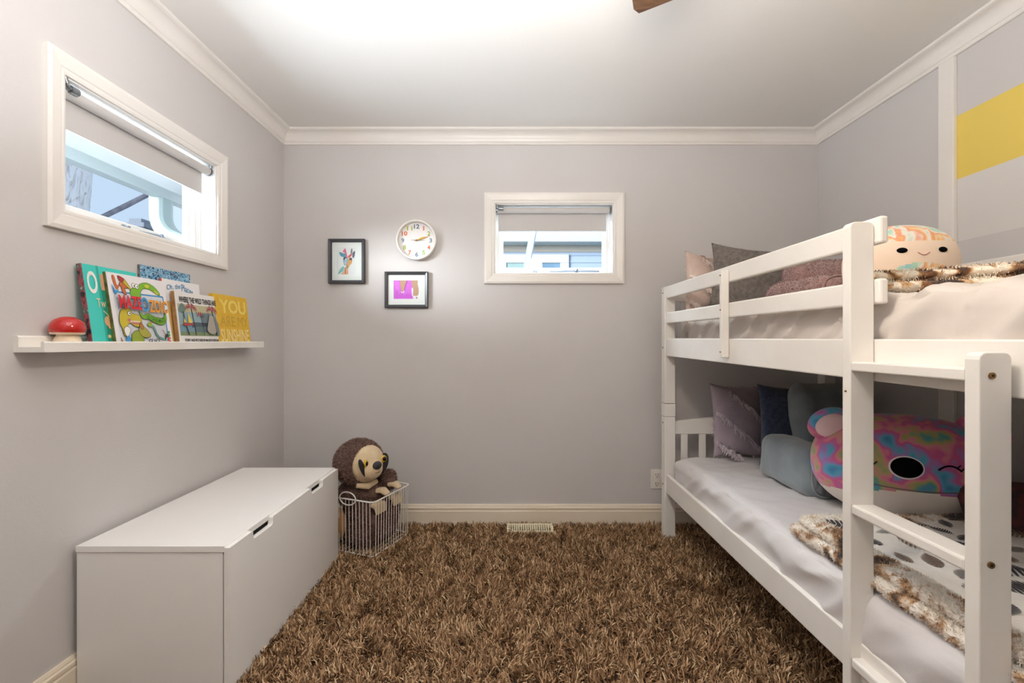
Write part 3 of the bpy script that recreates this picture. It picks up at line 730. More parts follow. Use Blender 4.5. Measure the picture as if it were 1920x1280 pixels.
# big toothy head
p.blob([(0.022, 0.085), (0.030, 0.118), (0.048, 0.134), (0.070, 0.132), (0.082, 0.116), (0.108, 0.112), (0.116, 0.094), (0.110, 0.072), (0.086, 0.070), (0.066, 0.082), (0.052, 0.072), (0.046, 0.050), (0.034, 0.034), (0.030, 0.060)], YE, INK)
p.blob([(0.056, 0.090), (0.080, 0.078), (0.108, 0.080), (0.106, 0.086), (0.080, 0.088), (0.062, 0.098)], (206, 120, 110)); 
for i in range(6): p.shape([(0.066 + i * 0.007, 0.090), (0.072 + i * 0.007, 0.090), (0.069 + i * 0.007, 0.082)], (250, 250, 240))
p.disc(0.066, 0.116, 0.008, INK); p.disc(0.066, 0.116, 0.0065, (250, 250, 246)); p.disc(0.068, 0.116, 0.0025, INK)
p.blob([(0.034, 0.055), (0.046, 0.068), (0.060, 0.060), (0.052, 0.040), (0.044, 0.026)], (240, 240, 236), INK)
# body and horned one
p.blob([(0.066, 0.002), (0.060, 0.030), (0.078, 0.052), (0.104, 0.050), (0.112, 0.030), (0.104, 0.002)], (150, 168, 52), INK)
p.blob([(0.096, 0.052), (0.106, 0.074), (0.124, 0.066), (0.140, 0.050), (0.146, 0.036), (0.128, 0.030), (0.108, 0.034)], (176, 168, 66), INK)
p.blob([(0.102, 0.070), (0.108, 0.084), (0.118, 0.072), (0.112, 0.060)], (190, 126, 60), INK)
# little green runner
p.line([(0.152, 0.078), (0.166, 0.070), (0.174, 0.045), (0.186, 0.030), (0.212, 0.022), (0.226, 0.044)], 0.008, INK); p.line([(0.152, 0.078), (0.166, 0.070), (0.174, 0.045), (0.186, 0.030), (0.212, 0.022)], 0.005, (110, 176, 160))
p.disc(0.150, 0.080, 0.010, (150, 190, 70)); p.disc(0.154, 0.086, 0.004, (224, 120, 50))
p.line([(0.206, 0.06), (0.226, 0.030)], 0.003, (150, 60, 50)); p.blob([(0.014, 0.03), (0.024, 0.012), (0.040, 0.004), (0.024, 0.002), (0.014, 0.012)], (150, 110, 60))
p.blob([(0.034, 0.020), (0.044, 0.036), (0.052, 0.028), (0.050, 0.006), (0.036, 0.004)], BL)
for i in range(4): p.blob([(0.226 + 0.003 * i, 0.008 + i * 0.012), (0.240, 0.014 + i * 0.012), (0.238, 0.020 + i * 0.012), (0.228, 0.018 + i * 0.012)], (216, 84, 60) if i < 2 else (70, 150, 80))
p.build('cover_art', b)
yL = -0.0122
for dx, col, bo, dy in ((0.0, INK, 0.055, 0), (0, None, 0.030, 0.0006)):
    lettering('MAZE', (0.022, 0.130, 0.116, 0.178), col or RD, b, yL - dy, bold=bo)
    lettering('O', (0.114, 0.124, 0.148, 0.178), col or BL, b, yL - dy - 0.0002, bold=bo)
    lettering('ZOIC', (0.150, 0.124, 0.238, 0.172), col or OR, b, yL - dy, bold=bo)
lettering('JOE WOS', (0.122, 0.004, 0.176, 0.024), INK, b, yL, bold=0.03)
# blue speckled book at the back
b = book('picture_book', 'tall book with blue speckled cover standing behind the others', 'book', 1.722, 0.268, 0.308, 0.008, -1.394, -1.4085,
         ramp_mat('blue_speckle', [(0.30, (24, 46, 84)), (0.42, (60, 150, 196)), (0.5, (196, 226, 236)), (0.56, (70, 160, 206)), (0.64, (150, 100, 120)), (0.74, (28, 52, 90))], 110, 0.4, 1.0, interp='CONSTANT', detail=2),
         mat('grey_spine', (70, 72, 78), 0.5, var=(60, (150, 150, 150))))
# journey book
b = book('picture_book', 'white book titled Oh, the Places, behind the landscape picture book', 'book', 1.812, 0.217, 0.270, 0.010, -1.366, -1.396,
         mat('white_cover', (240, 236, 238)), ramp_mat('striped_spine', [(0.0, (226, 90, 44)), (0.3, (190, 60, 60)), (0.45, (90, 130, 60)), (0.6, (232, 160, 50)), (0.8, (120, 70, 90))], 9, 0.5, 0, (0.01, 0.01, 2.2), kind='wave', interp='CONSTANT'))
lettering('Oh, the', (0.022, 0.222, 0.098, 0.247), (96, 150, 186), b, -0.0012, bold=0.01, bend=lambda a: 0.012 * a)
lettering('Places', (0.104, 0.224, 0.172, 0.254), (96, 150, 186), b, -0.0012, bold=0.015, bend=lambda a: -0.016 * a * a + 0.004)
lettering("You'll Go!", (0.13, 0.203, 0.196, 0.214), (120, 120, 130), b, -0.0012)
p = Print(-0.0004); p.blob([(0.094, 0.204), (0.11, 0.217), (0.122, 0.210), (0.108, 0.202)], (222, 120, 110)); p.rect(0.002, 0.0, 0.215, 0.18, (232, 190, 120)); p.build('cover_art', b)
# landscape picture book
b = book('picture_book', 'landscape book titled Where the Wild Things Are with palm trees and a sailboat', 'book', 1.838, 0.262, 0.222, 0.015, -1.3405, -1.366,
         mat('cream_cover', (240, 236, 232), 0.4), mat('tan_spine', (190, 146, 96), 0.6, var=(20, (150, 108, 70))))
p = Print(-0.0002)
p.rect(0.010, 0.040, 0.256, 0.172, (150, 176, 184)); p.rect(0.010, 0.140, 0.256, 0.172, (196, 190, 152)); p.rect(0.010, 0.040, 0.256, 0.085, (120, 156, 172))
p.rect(0.010, 0.040, 0.256, 0.056, (128, 146, 108)); p.rect(0.08, 0.075, 0.256, 0.098, (84, 100, 112)); p.rect(0.10, 0.056, 0.256, 0.080, (100, 122, 130))
p.blob([(0.012, 0.15), (0.03, 0.174), (0.05, 0.166), (0.052, 0.146), (0.034, 0.134), (0.016, 0.138)], (112, 138, 128))
for (u, v, s_) in ((0.085, 0.160, 1.0), (0.215, 0.158, 1.0), (0.135, 0.132, 0.6)):
    p.line([(u + 0.002, v), (u + 0.010, 0.10), (u + 0.016, 0.044)], 0.005 * s_, (54, 50, 56))
    for k in range(9):
        a = R(-30 + k * 30); L_ = 0.038 * s_
        p.blob([(u, v), (u + L_ * 0.5 * math.cos(a) - 0.004 * math.sin(a), v + 0.4 * L_ * math.sin(a) + 0.005), (u + L_ * math.cos(a), v + 0.5 * L_ * math.sin(a) - 0.012), (u + L_ * 0.5 * math.cos(a) + 0.004 * math.sin(a), v + 0.3 * L_ * math.sin(a) - 0.003)], (150, 70, 76) if k % 2 else (190, 120, 116))
p.line([(0.034, 0.14), (0.040, 0.09), (0.056, 0.042)], 0.005, (50, 54, 58))
for k in range(6): p.line([(0.150 + k * 0.010, 0.142), (0.152 + k * 0.010, 0.085)], 0.003, (66, 70, 80))
p.blob([(0.022, 0.086), (0.040, 0.080), (0.080, 0.086), (0.086, 0.092), (0.050, 0.092), (0.030, 0.092)], (178, 74, 80)); p.shape([(0.056, 0.094), (0.080, 0.094), (0.058, 0.138)], (232, 206, 90)); p.shape([(0.030, 0.094), (0.044, 0.094), (0.034, 0.112)], (232, 200, 70))
p.blob([(0.170, 0.062), (0.180, 0.100), (0.196, 0.132), (0.214, 0.128), (0.222, 0.100), (0.226, 0.058), (0.200, 0.048)], (178, 170, 158), (84, 84, 84)); p.blob([(0.224, 0.13), (0.244, 0.10), (0.250, 0.05), (0.232, 0.05)], (126, 138, 142))
p.build('cover_art', b)
lettering('WHERE THE WILD THINGS ARE', (0.020, 0.179, 0.252, 0.203), (40, 40, 42), b, -0.0012, bold=0.03)
lettering('STORY AND PICTURES BY MAURICE SENDAK', (0.030, 0.014, 0.246, 0.027), (40, 40, 42), b, -0.0012, bold=0.03)
# yellow block sign
y0 = 2.083; w, h, th = 0.258, 0.239, 0.024
t = thing('canvas_sign', 'yellow block sign reading YOU ARE MY SUNSHINE at the right end of the ledge', 'sign', (-1.3405, y0, ZS), (-math.asin(0.026 / h), 0, R(90)))
MB().box(0, w, 0, th, 0, h).build('block', mat('sunshine_yellow', (236, 190, 52), 0.5, var=(60, (228, 180, 46))), t, bevel=0.002)
lettering('YOU', (0.032, 0.150, 0.238, 0.216), (248, 220, 110), t, -0.0005, bold=0.03)
lettering('ARE MY', (0.028, 0.088, 0.244, 0.136), (196, 160, 62), t, -0.0005, bold=-0.012)
lettering('SUNSHINE', (0.020, 0.014, 0.244, 0.076), (250, 226, 150), t, -0.0005, bold=0.02)

# ------------------------------------------------------------------ clock and framed pictures
t = thing('wall_clock', 'round white wall clock with colourful numerals between the pictures', 'clock', (-0.588, YB, 1.735))
cx, cz = -0.588, 1.733
part(MB().lathe([(0.108, 0.0), (0.121, 0.0), (0.1235, 0.010), (0.1235, 0.038), (0.121, 0.043), (0.115, 0.044), (0.1115, 0.041), (0.1105, 0.014), (0.0, 0.014), (0.0, 0.0), (0.108, 0.0)], 64, (cx, YB - 0.001, cz), 'y'), 'case', mat('clock_white', (240, 236, 230), 0.35), t, smooth=True, sharp=30)
part(MB().lathe([(0.0, 0.0145), (0.1103, 0.0145), (0.1103, 0.0155), (0, 0.0155)], 64, (cx, YB - 0.001, cz), 'y'), 'dial', mat('clock_dial', (240, 236, 235), 0.5), t)
cols = {12: (70, 100, 124), 1: (226, 140, 104), 2: (176, 190, 50), 3: (104, 136, 158), 4: (222, 116, 60), 5: (150, 190, 80), 6: (90, 128, 154), 7: (214, 110, 50), 8: (160, 186, 60), 9: (104, 130, 152), 10: (230, 112, 50), 11: (178, 194, 72)}
for n_, c in cols.items():
    a = R(90 - 30 * n_); u, v = 0.086 * math.cos(a), 0.086 * math.sin(a); hw = 0.009 if n_ < 10 else 0.017
    if n_ in (1,): hw = 0.004
    o = lettering(str(n_), (cx + u - hw, cz + v - 0.0135, cx + u + hw, cz + v + 0.0135), c, t, YB - 0.0180, name='numeral', bold=0.02)
    o.data.transform(Matrix.Translation(-t.location))
def hand(name, ang, L, w, col, y, tail=0.0):
    a = R(90 - ang); d = Vector((math.cos(a), 0, math.sin(a))); s = Vector((-math.sin(a), 0, math.cos(a))); c = Vector((cx, y, cz))
    q = [c - d * tail - s * w * 0.5, c + d * L * 0.55 - s * w, c + d * L, c + d * L * 0.55 + s * w, c - d * tail + s * w * 0.5]
    vs = [p_ for p_ in q] + [p_ + Vector((0, -0.001, 0)) for p_ in q]
    part(MB().add(vs, [(0, 1, 2, 3, 4), (9, 8, 7, 6, 5)] + [(i, (i + 1) % 5, 5 + (i + 1) % 5, 5 + i) for i in range(5)]), name, mat('hand_%d' % col[0], col, 0.4), t)
hand('hour_hand', 66, 0.058, 0.0045, (196, 190, 60), YB - 0.022)
hand('minute_hand', 72, 0.086, 0.0035, (216, 160, 70), YB - 0.024, 0.012)
hand('second_hand', 272, 0.038, 0.0010, (86, 104, 120), YB - 0.026, 0.05)
part(MB().lathe([(0, 0.022), (0.005, 0.022), (0.005, 0.029), (0, 0.030)], 16, (cx, YB, cz), 'y'), 'hub', mat('clock_hub', (150, 110, 70), 0.4), t)

m_frame = mat('frame_graphite', (62, 62, 66), 0.32, bump=(80, 0.02))
def frame(label, x0, x1, z0, z1, fw, mat_w, art):
    t = thing('framed_print', label, 'framed picture', ((x0 + x1) / 2, YB, z0), group='framed pictures on the far wall')
    prof = [(0, 0), (0, 0.026), (0.003, 0.029), (fw - 0.004, 0.025), (fw, 0.018), (fw, 0)]
    oc = [(x0, z0), (x1, z0), (x1, z1), (x0, z1)]; sg = [(1, 1), (-1, 1), (-1, -1), (1, -1)]; mb = MB()
    for k in range(4):
        A, B, sa, sb = oc[k], oc[(k + 1) % 4], sg[k], sg[(k + 1) % 4]
        mb.prism(prof, lambda p, q: ((A[0] + sa[0] * p[0]) if q == 0 else (B[0] + sb[0] * p[0]), YB - 0.001 - p[1], (A[1] + sa[1] * p[0]) if q == 0 else (B[1] + sb[1] * p[0])), 0, 1)
    part(mb, 'frame', m_frame, t)
    a = (x0 + fw, x1 - fw, z0 + fw, z1 - fw); b = (a[0] + mat_w[0], a[1] - mat_w[1], a[2] + mat_w[2], a[3] - mat_w[3])
    m = MB()
    for q in ((a[0], a[1], a[2], b[2]), (a[0], a[1], b[3], a[3]), (a[0], b[0], b[2], b[3]), (b[1], a[1], b[2], b[3])): m.box(q[0], q[1], YB - 0.014, YB - 0.011, q[2], q[3])
    part(m, 'mat_board', mat('mat_board', (243, 241, 238), 0.8), t)
    p = Print(YB - 0.0108); art(p, b); o = p.build('print', t); o.data.transform(Matrix.Translation(-t.location))
    part(MB().box(a[0] - 0.001, a[1] + 0.001, YB - 0.0165, YB - 0.0155, a[2] - 0.001, a[3] + 0.001), 'glazing', m_glass, t)
    return t
def giraffe(p, b):
    U = lambda u, v: (b[0] + (b[1] - b[0]) * u, b[2] + (b[3] - b[2]) * v)
    Q = lambda *a: [U(*q) for q in a]
    p.shape(Q((0, 0), (1, 0), (1, 1), (0, 1)), (238, 236, 234))
    p.blob(Q((0.02, 0.0), (0.10, 0.16), (0.24, 0.28), (0.34, 0.30), (0.30, 0.14), (0.16, 0.06)), (110, 186, 176))
    p.blob(Q((0.16, 0.0), (0.30, 0.10), (0.38, 0.26), (0.52, 0.26), (0.56, 0.14), (0.54, 0.0)), (226, 158, 120)); p.shape(Q((0.40, 0.02), (0.44, 0.02), (0.43, 0.28), (0.40, 0.28)), (130, 80, 60))
    p.blob(Q((0.34, 0.36), (0.30, 0.58), (0.36, 0.72), (0.52, 0.70), (0.58, 0.50), (0.50, 0.36)), (150, 178, 196))
    p.blob(Q((0.50, 0.24), (0.46, 0.34), (0.56, 0.50), (0.62, 0.66), (0.76, 0.62), (0.78, 0.46), (0.66, 0.34), (0.56, 0.22)), (228, 164, 96))
    p.blob(Q((0.10, 0.84), (0.14, 0.72), (0.28, 0.66), (0.34, 0.72), (0.30, 0.80)), (80, 150, 176)); p.blob(Q((0.34, 0.62), (0.32, 0.78), (0.44, 0.78), (0.46, 0.64)), (78, 156, 186))
    p.blob(Q((0.28, 0.86), (0.40, 0.98), (0.46, 0.90), (0.52, 0.70), (0.58, 0.62), (0.46, 0.64), (0.40, 0.80)), (228, 104, 132))
    p.blob(Q((0.56, 0.68), (0.68, 0.76), (0.80, 0.80), (0.74, 0.70), (0.62, 0.64)), (204, 74, 88))
    p.blob(Q((0.70, 0.82), (0.74, 0.96), (0.80, 0.96), (0.80, 0.84), (0.76, 0.78)), (120, 126, 130)); p.blob(Q((0.80, 0.66), (0.82, 0.82), (0.94, 0.88), (0.92, 0.70), (0.86, 0.62)), (92, 88, 108))
    p.blob(Q((0.32, 0.56), (0.36, 0.64), (0.46, 0.64), (0.44, 0.56)), (40, 46, 62)); p.disc(*U(0.44, 0.575), 0.005, (236, 236, 240)); p.blob(Q((0.64, 0.56), (0.68, 0.62), (0.78, 0.60), (0.76, 0.54)), (50, 50, 62))
    p.blob(Q((0.36, 0.40), (0.40, 0.54), (0.48, 0.50), (0.48, 0.40)), (178, 196, 214)); p.blob(Q((0.48, 0.26), (0.50, 0.36), (0.54, 0.34), (0.54, 0.22)), (120, 140, 90))
def pink(p, b):
    U = lambda u, v: (b[0] + (b[1] - b[0]) * u, b[2] + (b[3] - b[2]) * v)
    Q = lambda *a: [U(*q) for q in a]
    p.shape(Q((0, 0), (1, 0), (1, 1), (0, 1)), (244, 236, 240))
    p.shape(Q((0, 0), (0.77, 0), (0.77, 1), (0, 1)), (226, 110, 226))
    p.blob(Q((0.05, 0.02), (0.10, 0.5), (0.2, 0.3), (0.34, 0.22), (0.6, 0.3), (0.72, 0.06), (0.4, 0.05)), (216, 92, 220))
    p.blob(Q((0.02, 0.98), (0.06, 0.6), (0.2, 0.5), (0.22, 0.9)), (236, 120, 236))
    p.blob(Q((0.26, 0.99), (0.27, 0.60), (0.32, 0.42), (0.40, 0.44), (0.44, 0.70), (0.50, 0.99)), (206, 158, 130))
    p.blob(Q((0.28, 0.42), (0.33, 0.36), (0.40, 0.42), (0.42, 0.38), (0.34, 0.30), (0.29, 0.36)), (240, 226, 236))
    p.line(Q((0.42, 0.48), (0.46, 0.75), (0.53, 0.97)), 0.004, (176, 66, 180)); p.line(Q((0.26, 0.30), (0.32, 0.24), (0.36, 0.34)), 0.003, (170, 70, 170))
    p.blob(Q((0.70, 0.99), (0.74, 0.6), (0.76, 0.24), (0.84, 0.16), (0.96, 0.22), (0.98, 0.5), (0.94, 0.8), (0.93, 0.99)), (200, 158, 128))
    p.blob(Q((0.70, 0.5), (0.73, 0.62), (0.77, 0.5), (0.76, 0.2), (0.80, 0.04), (0.76, 0.0), (0.72, 0.2)), (244, 228, 240))
    p.line(Q((0.66, 0.03), (0.73, 0.16), (0.78, 0.02)), 0.004, (206, 90, 206)); p.disc(*U(0.90, 0.06), 0.006, (198, 150, 140))
frame('small dark upright frame with a multicoloured giraffe head picture', -1.131, -0.908, 1.468, 1.742, 0.020, (0.033, 0.036, 0.036, 0.034), giraffe)
frame('small dark wide frame with a pink and tan painting, below the clock', -0.784, -0.518, 1.318, 1.540, 0.019, (0.034, 0.037, 0.036, 0.034), pink)

# ------------------------------------------------------------------ bunk bed
t = thing('bunk_bed', 'white wooden bunk bed with ladder along the right wall', 'bunk bed', (1.38, 1.66, ZF))
bed = t
BF, BN = 2.612, 0.66                 # far and near ends of the side rails
def rx(y): return 0.884 + 0.054 * (2.612 - y) / (2.612 - 1.19)     # outer face of the upper rails (bed stands a touch askew)
def lx(y): return 0.884 + 0.018 * (2.612 - y) / (2.612 - 1.19)
m_bolt = mat('bolt_brass', (128, 98, 58), 0.35, metal=0.7)
def bolts(host, pts, axis, r=0.005):
    d = Vector((-0.003, 0, 0)) if axis == 'x' else Vector((0, -0.003, 0))
    for p in pts:
        m = MB().tube([Vector(p) - d * 0.3, Vector(p) + d], r, 14).tube([Vector(p), Vector(p) + d * 1.13], r * 0.45, 6, 1)
        m.build('bolt', [m_bolt, m_dark], host, origin=bed.location, smooth=True)
# corner posts, each in two stacked lengths
for (px0, px1, py0, py1, nm) in ((0.876, 0.938, 2.612, 2.668, 'fr'), (1.795, 1.855, 2.612, 2.668, 'bk'), (0.955, 1.015, 0.60, 0.66, 'nf'), (1.825, 1.885, 0.60, 0.66, 'nb')):
    lo = part(MB().box(px0, px1, py0, py1, ZF, 0.678), 'post', m_bed, t, bevel=0.003)
    part(MB().box(px0, px1, py0, py1, 0.680, 0.752), 'post_joint', m_bed, t, bevel=0.0015)
    up = part(MB().box(px0, px1, py0, py1, 0.754, 1.425), 'post', m_bed, t, bevel=0.004)
    if nm == 'fr':
        bolts(lo, [(px0, 2.64, 0.285), (px0, 2.64, 0.64)], 'x', 0.004); bolts(up, [(px0, 2.64, 1.075), (px0, 2.64, 1.39)], 'x', 0.004)
th = 0.022
def up_rail(name, z0f, z1f, z0n, z1n, yn, inner=0.0, bev=0.004):
    return part(MB().rail(BF, (rx(BF) + inner, rx(BF) + inner + th, z0f, z1f), yn, (rx(yn) + inner, rx(yn) + inner + th, z0n, z1n)), name, m_bed, t, bevel=bev)
up_rail('side_rail', 1.027, 1.128, 1.000, 1.112, BN)
up_rail('guard_rail', 1.356, 1.426, 1.362, 1.432, 1.160, bev=0.006)
up_rail('guard_rail', 1.213, 1.275, 1.207, 1.272, 1.160, bev=0.006)
up = part(MB().box(rx(1.92) - 0.033, rx(1.92) - 0.0015, 1.905, 1.926, 1.042, 1.409), 'guard_upright', m_bed, t, bevel=0.003)
bolts(up, [(rx(1.92) - 0.033, 1.915, z) for z in (1.388, 1.243, 1.066)], 'x', 0.0028)
part(MB().rail(BF, (lx(BF), lx(BF) + th, 0.241, 0.347), BN, (lx(BN), lx(BN) + th, 0.225, 0.322)), 'side_rail', m_bed, t, bevel=0.004)
for (a, b) in ((0.241, 0.345), (1.027, 1.128)): part(MB().rail(BF, (1.815, 1.837, a, b), BN, (1.848, 1.87, a, b)), 'side_rail', m_bed, t, bevel=0.004)
for (a, b) in ((1.356, 1.426), (1.213, 1.275)): part(MB().rail(BF, (1.815, 1.837, a, b), BN, (1.848, 1.87, a, b)), 'guard_rail', m_bed, t, bevel=0.005)
# end frames: arched top rail over upright slats
def end_frame(y, zb, zt, xa, xb):
    n = 14; pr = [(xa, zt - 0.072), (xb, zt - 0.072)] + [(xb - (xb - xa) * i / n, zt + 0.030 * math.sin(math.pi * i / n)) for i in range(n + 1)]
    part(MB().prism(pr, lambda p, q: (p[0], q, p[1]), y - 0.012, y + 0.012), 'end_rail', m_bed, t, bevel=0.003)
    part(MB().box(xa, xb, y - 0.011, y + 0.011, zb, zb + 0.09), 'end_rail', m_bed, t, bevel=0.003)
    for i in range(8):
        x = xa + 0.062 + i * (xb - xa - 0.124) / 7
        part(MB().box(x - 0.019, x + 0.019, y - 0.007, y + 0.007, zb + 0.088, zt - 0.070), 'end_slat', m_bed, t, bevel=0.002)
end_frame(2.64, 0.25, 0.648, 0.936, 1.797); end_frame(2.64, 1.03, 1.412, 0.936, 1.797)
end_frame(0.63, 0.25, 0.648, 1.013, 1.827); end_frame(0.63, 1.03, 1.412, 1.013, 1.827)
# slatted bases
for (z, zz) in ((0.262, 0.280), (1.032, 1.050)):
    for i in range(13):
        y = 0.72 + i * 0.15
        part(MB().box(rx(y) + th + 0.001 if z > 1 else lx(y) + th + 0.001, 1.816, y, y + 0.085, z, zz), 'base_slat', mat('pine_slat', (206, 176, 136), 0.7), t)
# ladder: tall guard post, shorter outer post, step and rungs
lx0, lx1 = 0.875, 0.9365
def lpost(y0, y1, zt, r=0.014):
    pr = [(lx0, ZF), (lx1, ZF), (lx1, zt - r)] + [(lx1 - r + r * math.cos(a), zt - r + r * math.sin(a)) for a in (R(30), R(60), R(90))] + [(lx0 + r + r * math.cos(a), zt - r + r * math.sin(a)) for a in (R(90), R(120), R(150), R(180))]
    return part(MB().prism(pr, lambda p, q: (p[0], q, p[1]), y0, y1), 'ladder_post', m_bed, t, bevel=0.0025)
p1 = lpost(1.177, 1.206, 1.420)
bolts(p1, [(lx0, 1.192, 0.98)], 'x', 0.0025)
p2 = lpost(0.852, 0.881, 1.090)
bolts(p2, [(0.8975, 0.852, 1.046), (0.8955, 0.852, 0.692)], 'y', 0.0062)
part(MB().box(lx0 + 0.001, 0.944, 0.8815, 1.1765, 1.034, 1.0575), 'ladder_step', m_bed, t, bevel=0.003)
for zt in (0.690, 0.295): part(MB().box(lx0 + 0.001, lx1 + 0.012 if zt < .5 else lx1, 0.8815, 1.1765, zt - 0.026, zt), 'ladder_rung', m_bed, t, bevel=0.005)

# ------------------------------------------------------------------ bedding
m_sheet_lo = mat('sheet_grey_white', (220, 216, 216), 0.75, bump=(60, 0.05)); m_sheet_up = mat('sheet_cream', (214, 204, 196), 0.75, bump=(60, 0.05))
def ridge(x): return 1 - abs(2 * (x - math.floor(x)) - 1)
def crease(p, n, s=1.0, sd=0.0):
    def fold(a, c, k):      # long soft ridges running along a
        v = mnoise.noise(Vector((a * 1.6, c * k, sd + 0.7 * mnoise.noise(Vector((a * 2, c * 2, sd))))))
        return max(0.0, 1 - abs(v) * 3.2) ** 1.5
    if abs(n.x) > 0.7: f = fold(p.y * 0.8 - p.z * 1.2, p.z * 1.0 + p.y * 0.75, 9)
    else: f = 0.75 * fold(p.x * 0.9 + p.y * 0.35, p.y - p.x * 0.35, 7) + 0.35 * fold(p.x - p.y, p.x * 0.7 + p.y * 0.8, 14)
    return s * (0.014 * f + 0.004 * mnoise.noise(p * 7) - 0.004)
o = MB().rbox(0.912, 1.806, 0.69, 2.592, 0.281, 0.462, 0.06, 0.018, lambda p, n: crease(p, n, 1.0)).build('mattress', m_sheet_lo, smooth=True, sharp=180, origin=(1.36, 1.64, 0.281))
tag(o, 'lower bunk mattress in a rumpled pale grey fitted sheet', 'mattress', 'bunk mattresses')
o = MB().rbox(0.975, 1.806, 0.69, 2.592, 1.051, 1.236, 0.06, 0.018, lambda p, n: crease(p, n, 1.8, 3.0)).build('mattress', m_sheet_up, smooth=True, sharp=180, origin=(1.38, 1.64, 1.051))
tag(o, 'upper bunk mattress in a creased cream fitted sheet', 'mattress', 'bunk mattresses')

def pillow_fn(w, h, th, sag=0.07, seed=0.0, wr=0.006):
    def f(u, v, side):
        a, b = 2 * u - 1, 2 * v - 1
        x = w / 2 * a * (1 - sag * (1 - a * a) * 0 - sag * (1 - b * b)); z = h / 2 * (1 + b * (1 - sag * (1 - a * a)))
        e = max(0.0, (1 - abs(a) ** 2.4) * (1 - abs(b) ** 2.4)) ** 0.55
        y = th / 2 * e
        n = fbm((x * 6 + seed, z * 6, seed), 1.0) * wr * min(1, e * 2)
        return Vector((x, (-1 if side == 0 else 1) * (y + n), z))
    return f
def pillow(name, label, m, loc, rot, w, h, th, group, seed=0.0, fuzz=None, fringe=None, wr=0.006, sag=0.10, cat='pillow'):
    f = pillow_fn(w, h, th, sag, seed, wr); mb = MB(); N = 34
    mb.grid(lambda u, v: f(u, v, 0), N, N).grid(lambda u, v: f(1 - u, v, 1), N, N)
    o = mb.build(name, m, smooth=True, sharp=180)
    bm = bmesh.new(); bm.from_mesh(o.data); bmesh.ops.remove_doubles(bm, verts=bm.verts, dist=1e-4); bmesh.ops.recalc_face_normals(bm, faces=bm.faces); bm.to_mesh(o.data); bm.free()
    o.location = loc; o.rotation_euler = rot; tag(o, label, cat, group)
    if fuzz: add_fuzz(o, fuzz[0], fuzz[1], fuzz[2], fuzz[3] if len(fuzz) > 3 else None, seed=int(seed) + 2)
    if fringe:
        rg = random.Random(5); k = MB()
        for line in fringe['lines']:
            nn = 40; du_ = Vector((line[1][0] - line[0][0], line[1][1] - line[0][1])); pn = Vector((du_.y, -du_.x)).normalized()
            if pn.y > 0: pn = -pn
            def strip(a, b, line=line, du_=du_, pn=pn):
                e = 0.004 * math.sin(a * 61) + 0.006 * mnoise.noise((a * 20, 2.0, seed))
                u = line[0][0] + du_.x * a + pn.x * (0.075 * b); v = line[0][1] + du_.y * a + pn.y * (0.075 * b) + 0.012 * math.sin(a * 17)
                p = f(min(1, max(0, u)), min(1, max(0, v)), 0); return p + Vector((0, -0.002 - 0.030 * b - 0.5 * e * b, e * b))
            k.grid(strip, nn, 3)
            for i in range(fringe['n']):
                tt = i / (fringe['n'] - 1); u = line[0][0] + (line[1][0] - line[0][0]) * tt; v = line[0][1] + (line[1][1] - line[0][1]) * tt + 0.012 * math.sin(tt * 17)
                p = f(u, v, 0); L = fringe['len'] * rg.uniform(0.5, 1.2); dx = rg.uniform(-0.6, 0.6)
                a = p + Vector((0, -0.026, -0.022)); b = a + Vector((dx * L * 0.4, -0.15 * L, -0.35 * L)); c = b + Vector((dx * L * 0.5 + rg.uniform(-.3, .3) * L, -0.1 * L, -0.5 * L)); wv = Vector((0.0030, 0, 0.0014))
                k.add([a - wv * 2, a + wv * 2, b + wv, b - wv, c + wv * .4, c - wv * .4], [(0, 1, 2, 3), (3, 2, 4, 5)])
        for (u0, v0, u1, v1) in fringe.get('edges', ()):
            for i in range(60):
                tt = rg.random(); p = f(u0 + (u1 - u0) * tt, v0 + (v1 - v0) * tt, 0); d = Vector((u0 - 0.5 if u0 == u1 else rg.uniform(-.3, .3), rg.uniform(-.4, .4), v0 - 0.5 if v0 == v1 else rg.uniform(-.3, .3))).normalized() * rg.uniform(0.006, 0.022)
                wv = Vector((0.0014, 0, 0.0014)); k.add([p - wv, p + wv, p + d + Vector((rg.uniform(-.004, .004), 0, rg.uniform(-.004, .004)))], [(0, 1, 2)])
        k.build('fringe', fringe['mat'], o, smooth=True, sharp=60)
    return o
GP = 'pillows on the lower bunk'; GU = 'pillows on the upper bunk'
m_mauve = mat('mauve_linen', (176, 162, 172), 0.9, var=(8, (160, 146, 158)), bump=(90, 0.35))
ZL, ZU = 0.466, 1.24
fr_ = lambda m: {'lines': [((0.02, 0.62), (0.98, 0.02)), ((0.28, 0.98), (0.98, 0.42)), ((0.02, 0.22), (0.42, 0.02))], 'n': 110, 'len': 0.042, 'mat': m, 'edges': [(0.3, 1, 1, 1), (0, 0.2, 0, 0.7)]}
pillow('frayed_pillow', 'mauve frayed pillow with diagonal fringes in the corner of the lower bunk', m_mauve, (1.272, 2.53, ZL - 0.004), (R(-10), R(3), R(8)), 0.33, 0.41, 0.12, GP, 1.0, fringe=fr_(strand_mat('mauve_fringe', [(0, (150, 136, 150)), (0.45, (196, 184, 194)), (1, (222, 212, 220))])))
m_navy = mat('navy_fleece', (66, 78, 104), 0.95, var=(60, (50, 60, 84)), bump=(160, 0.6), sheen=0.3)
pillow('square_pillow', 'navy fuzzy pillow between the mauve pillow and grey reading pillow', m_navy, (1.475, 2.375, ZL - 0.004), (R(-6), R(2), R(3)), 0.38, 0.42, 0.13, GP, 4.0, fuzz=(5000, 0.006, 0.002))
m_plaid = ramp_mat('plaid', [(0.35, (40, 38, 42)), (0.5, (90, 44, 44)), (0.65, (34, 34, 38))], 14, 0.9, 0, (1, 0.05, 1))
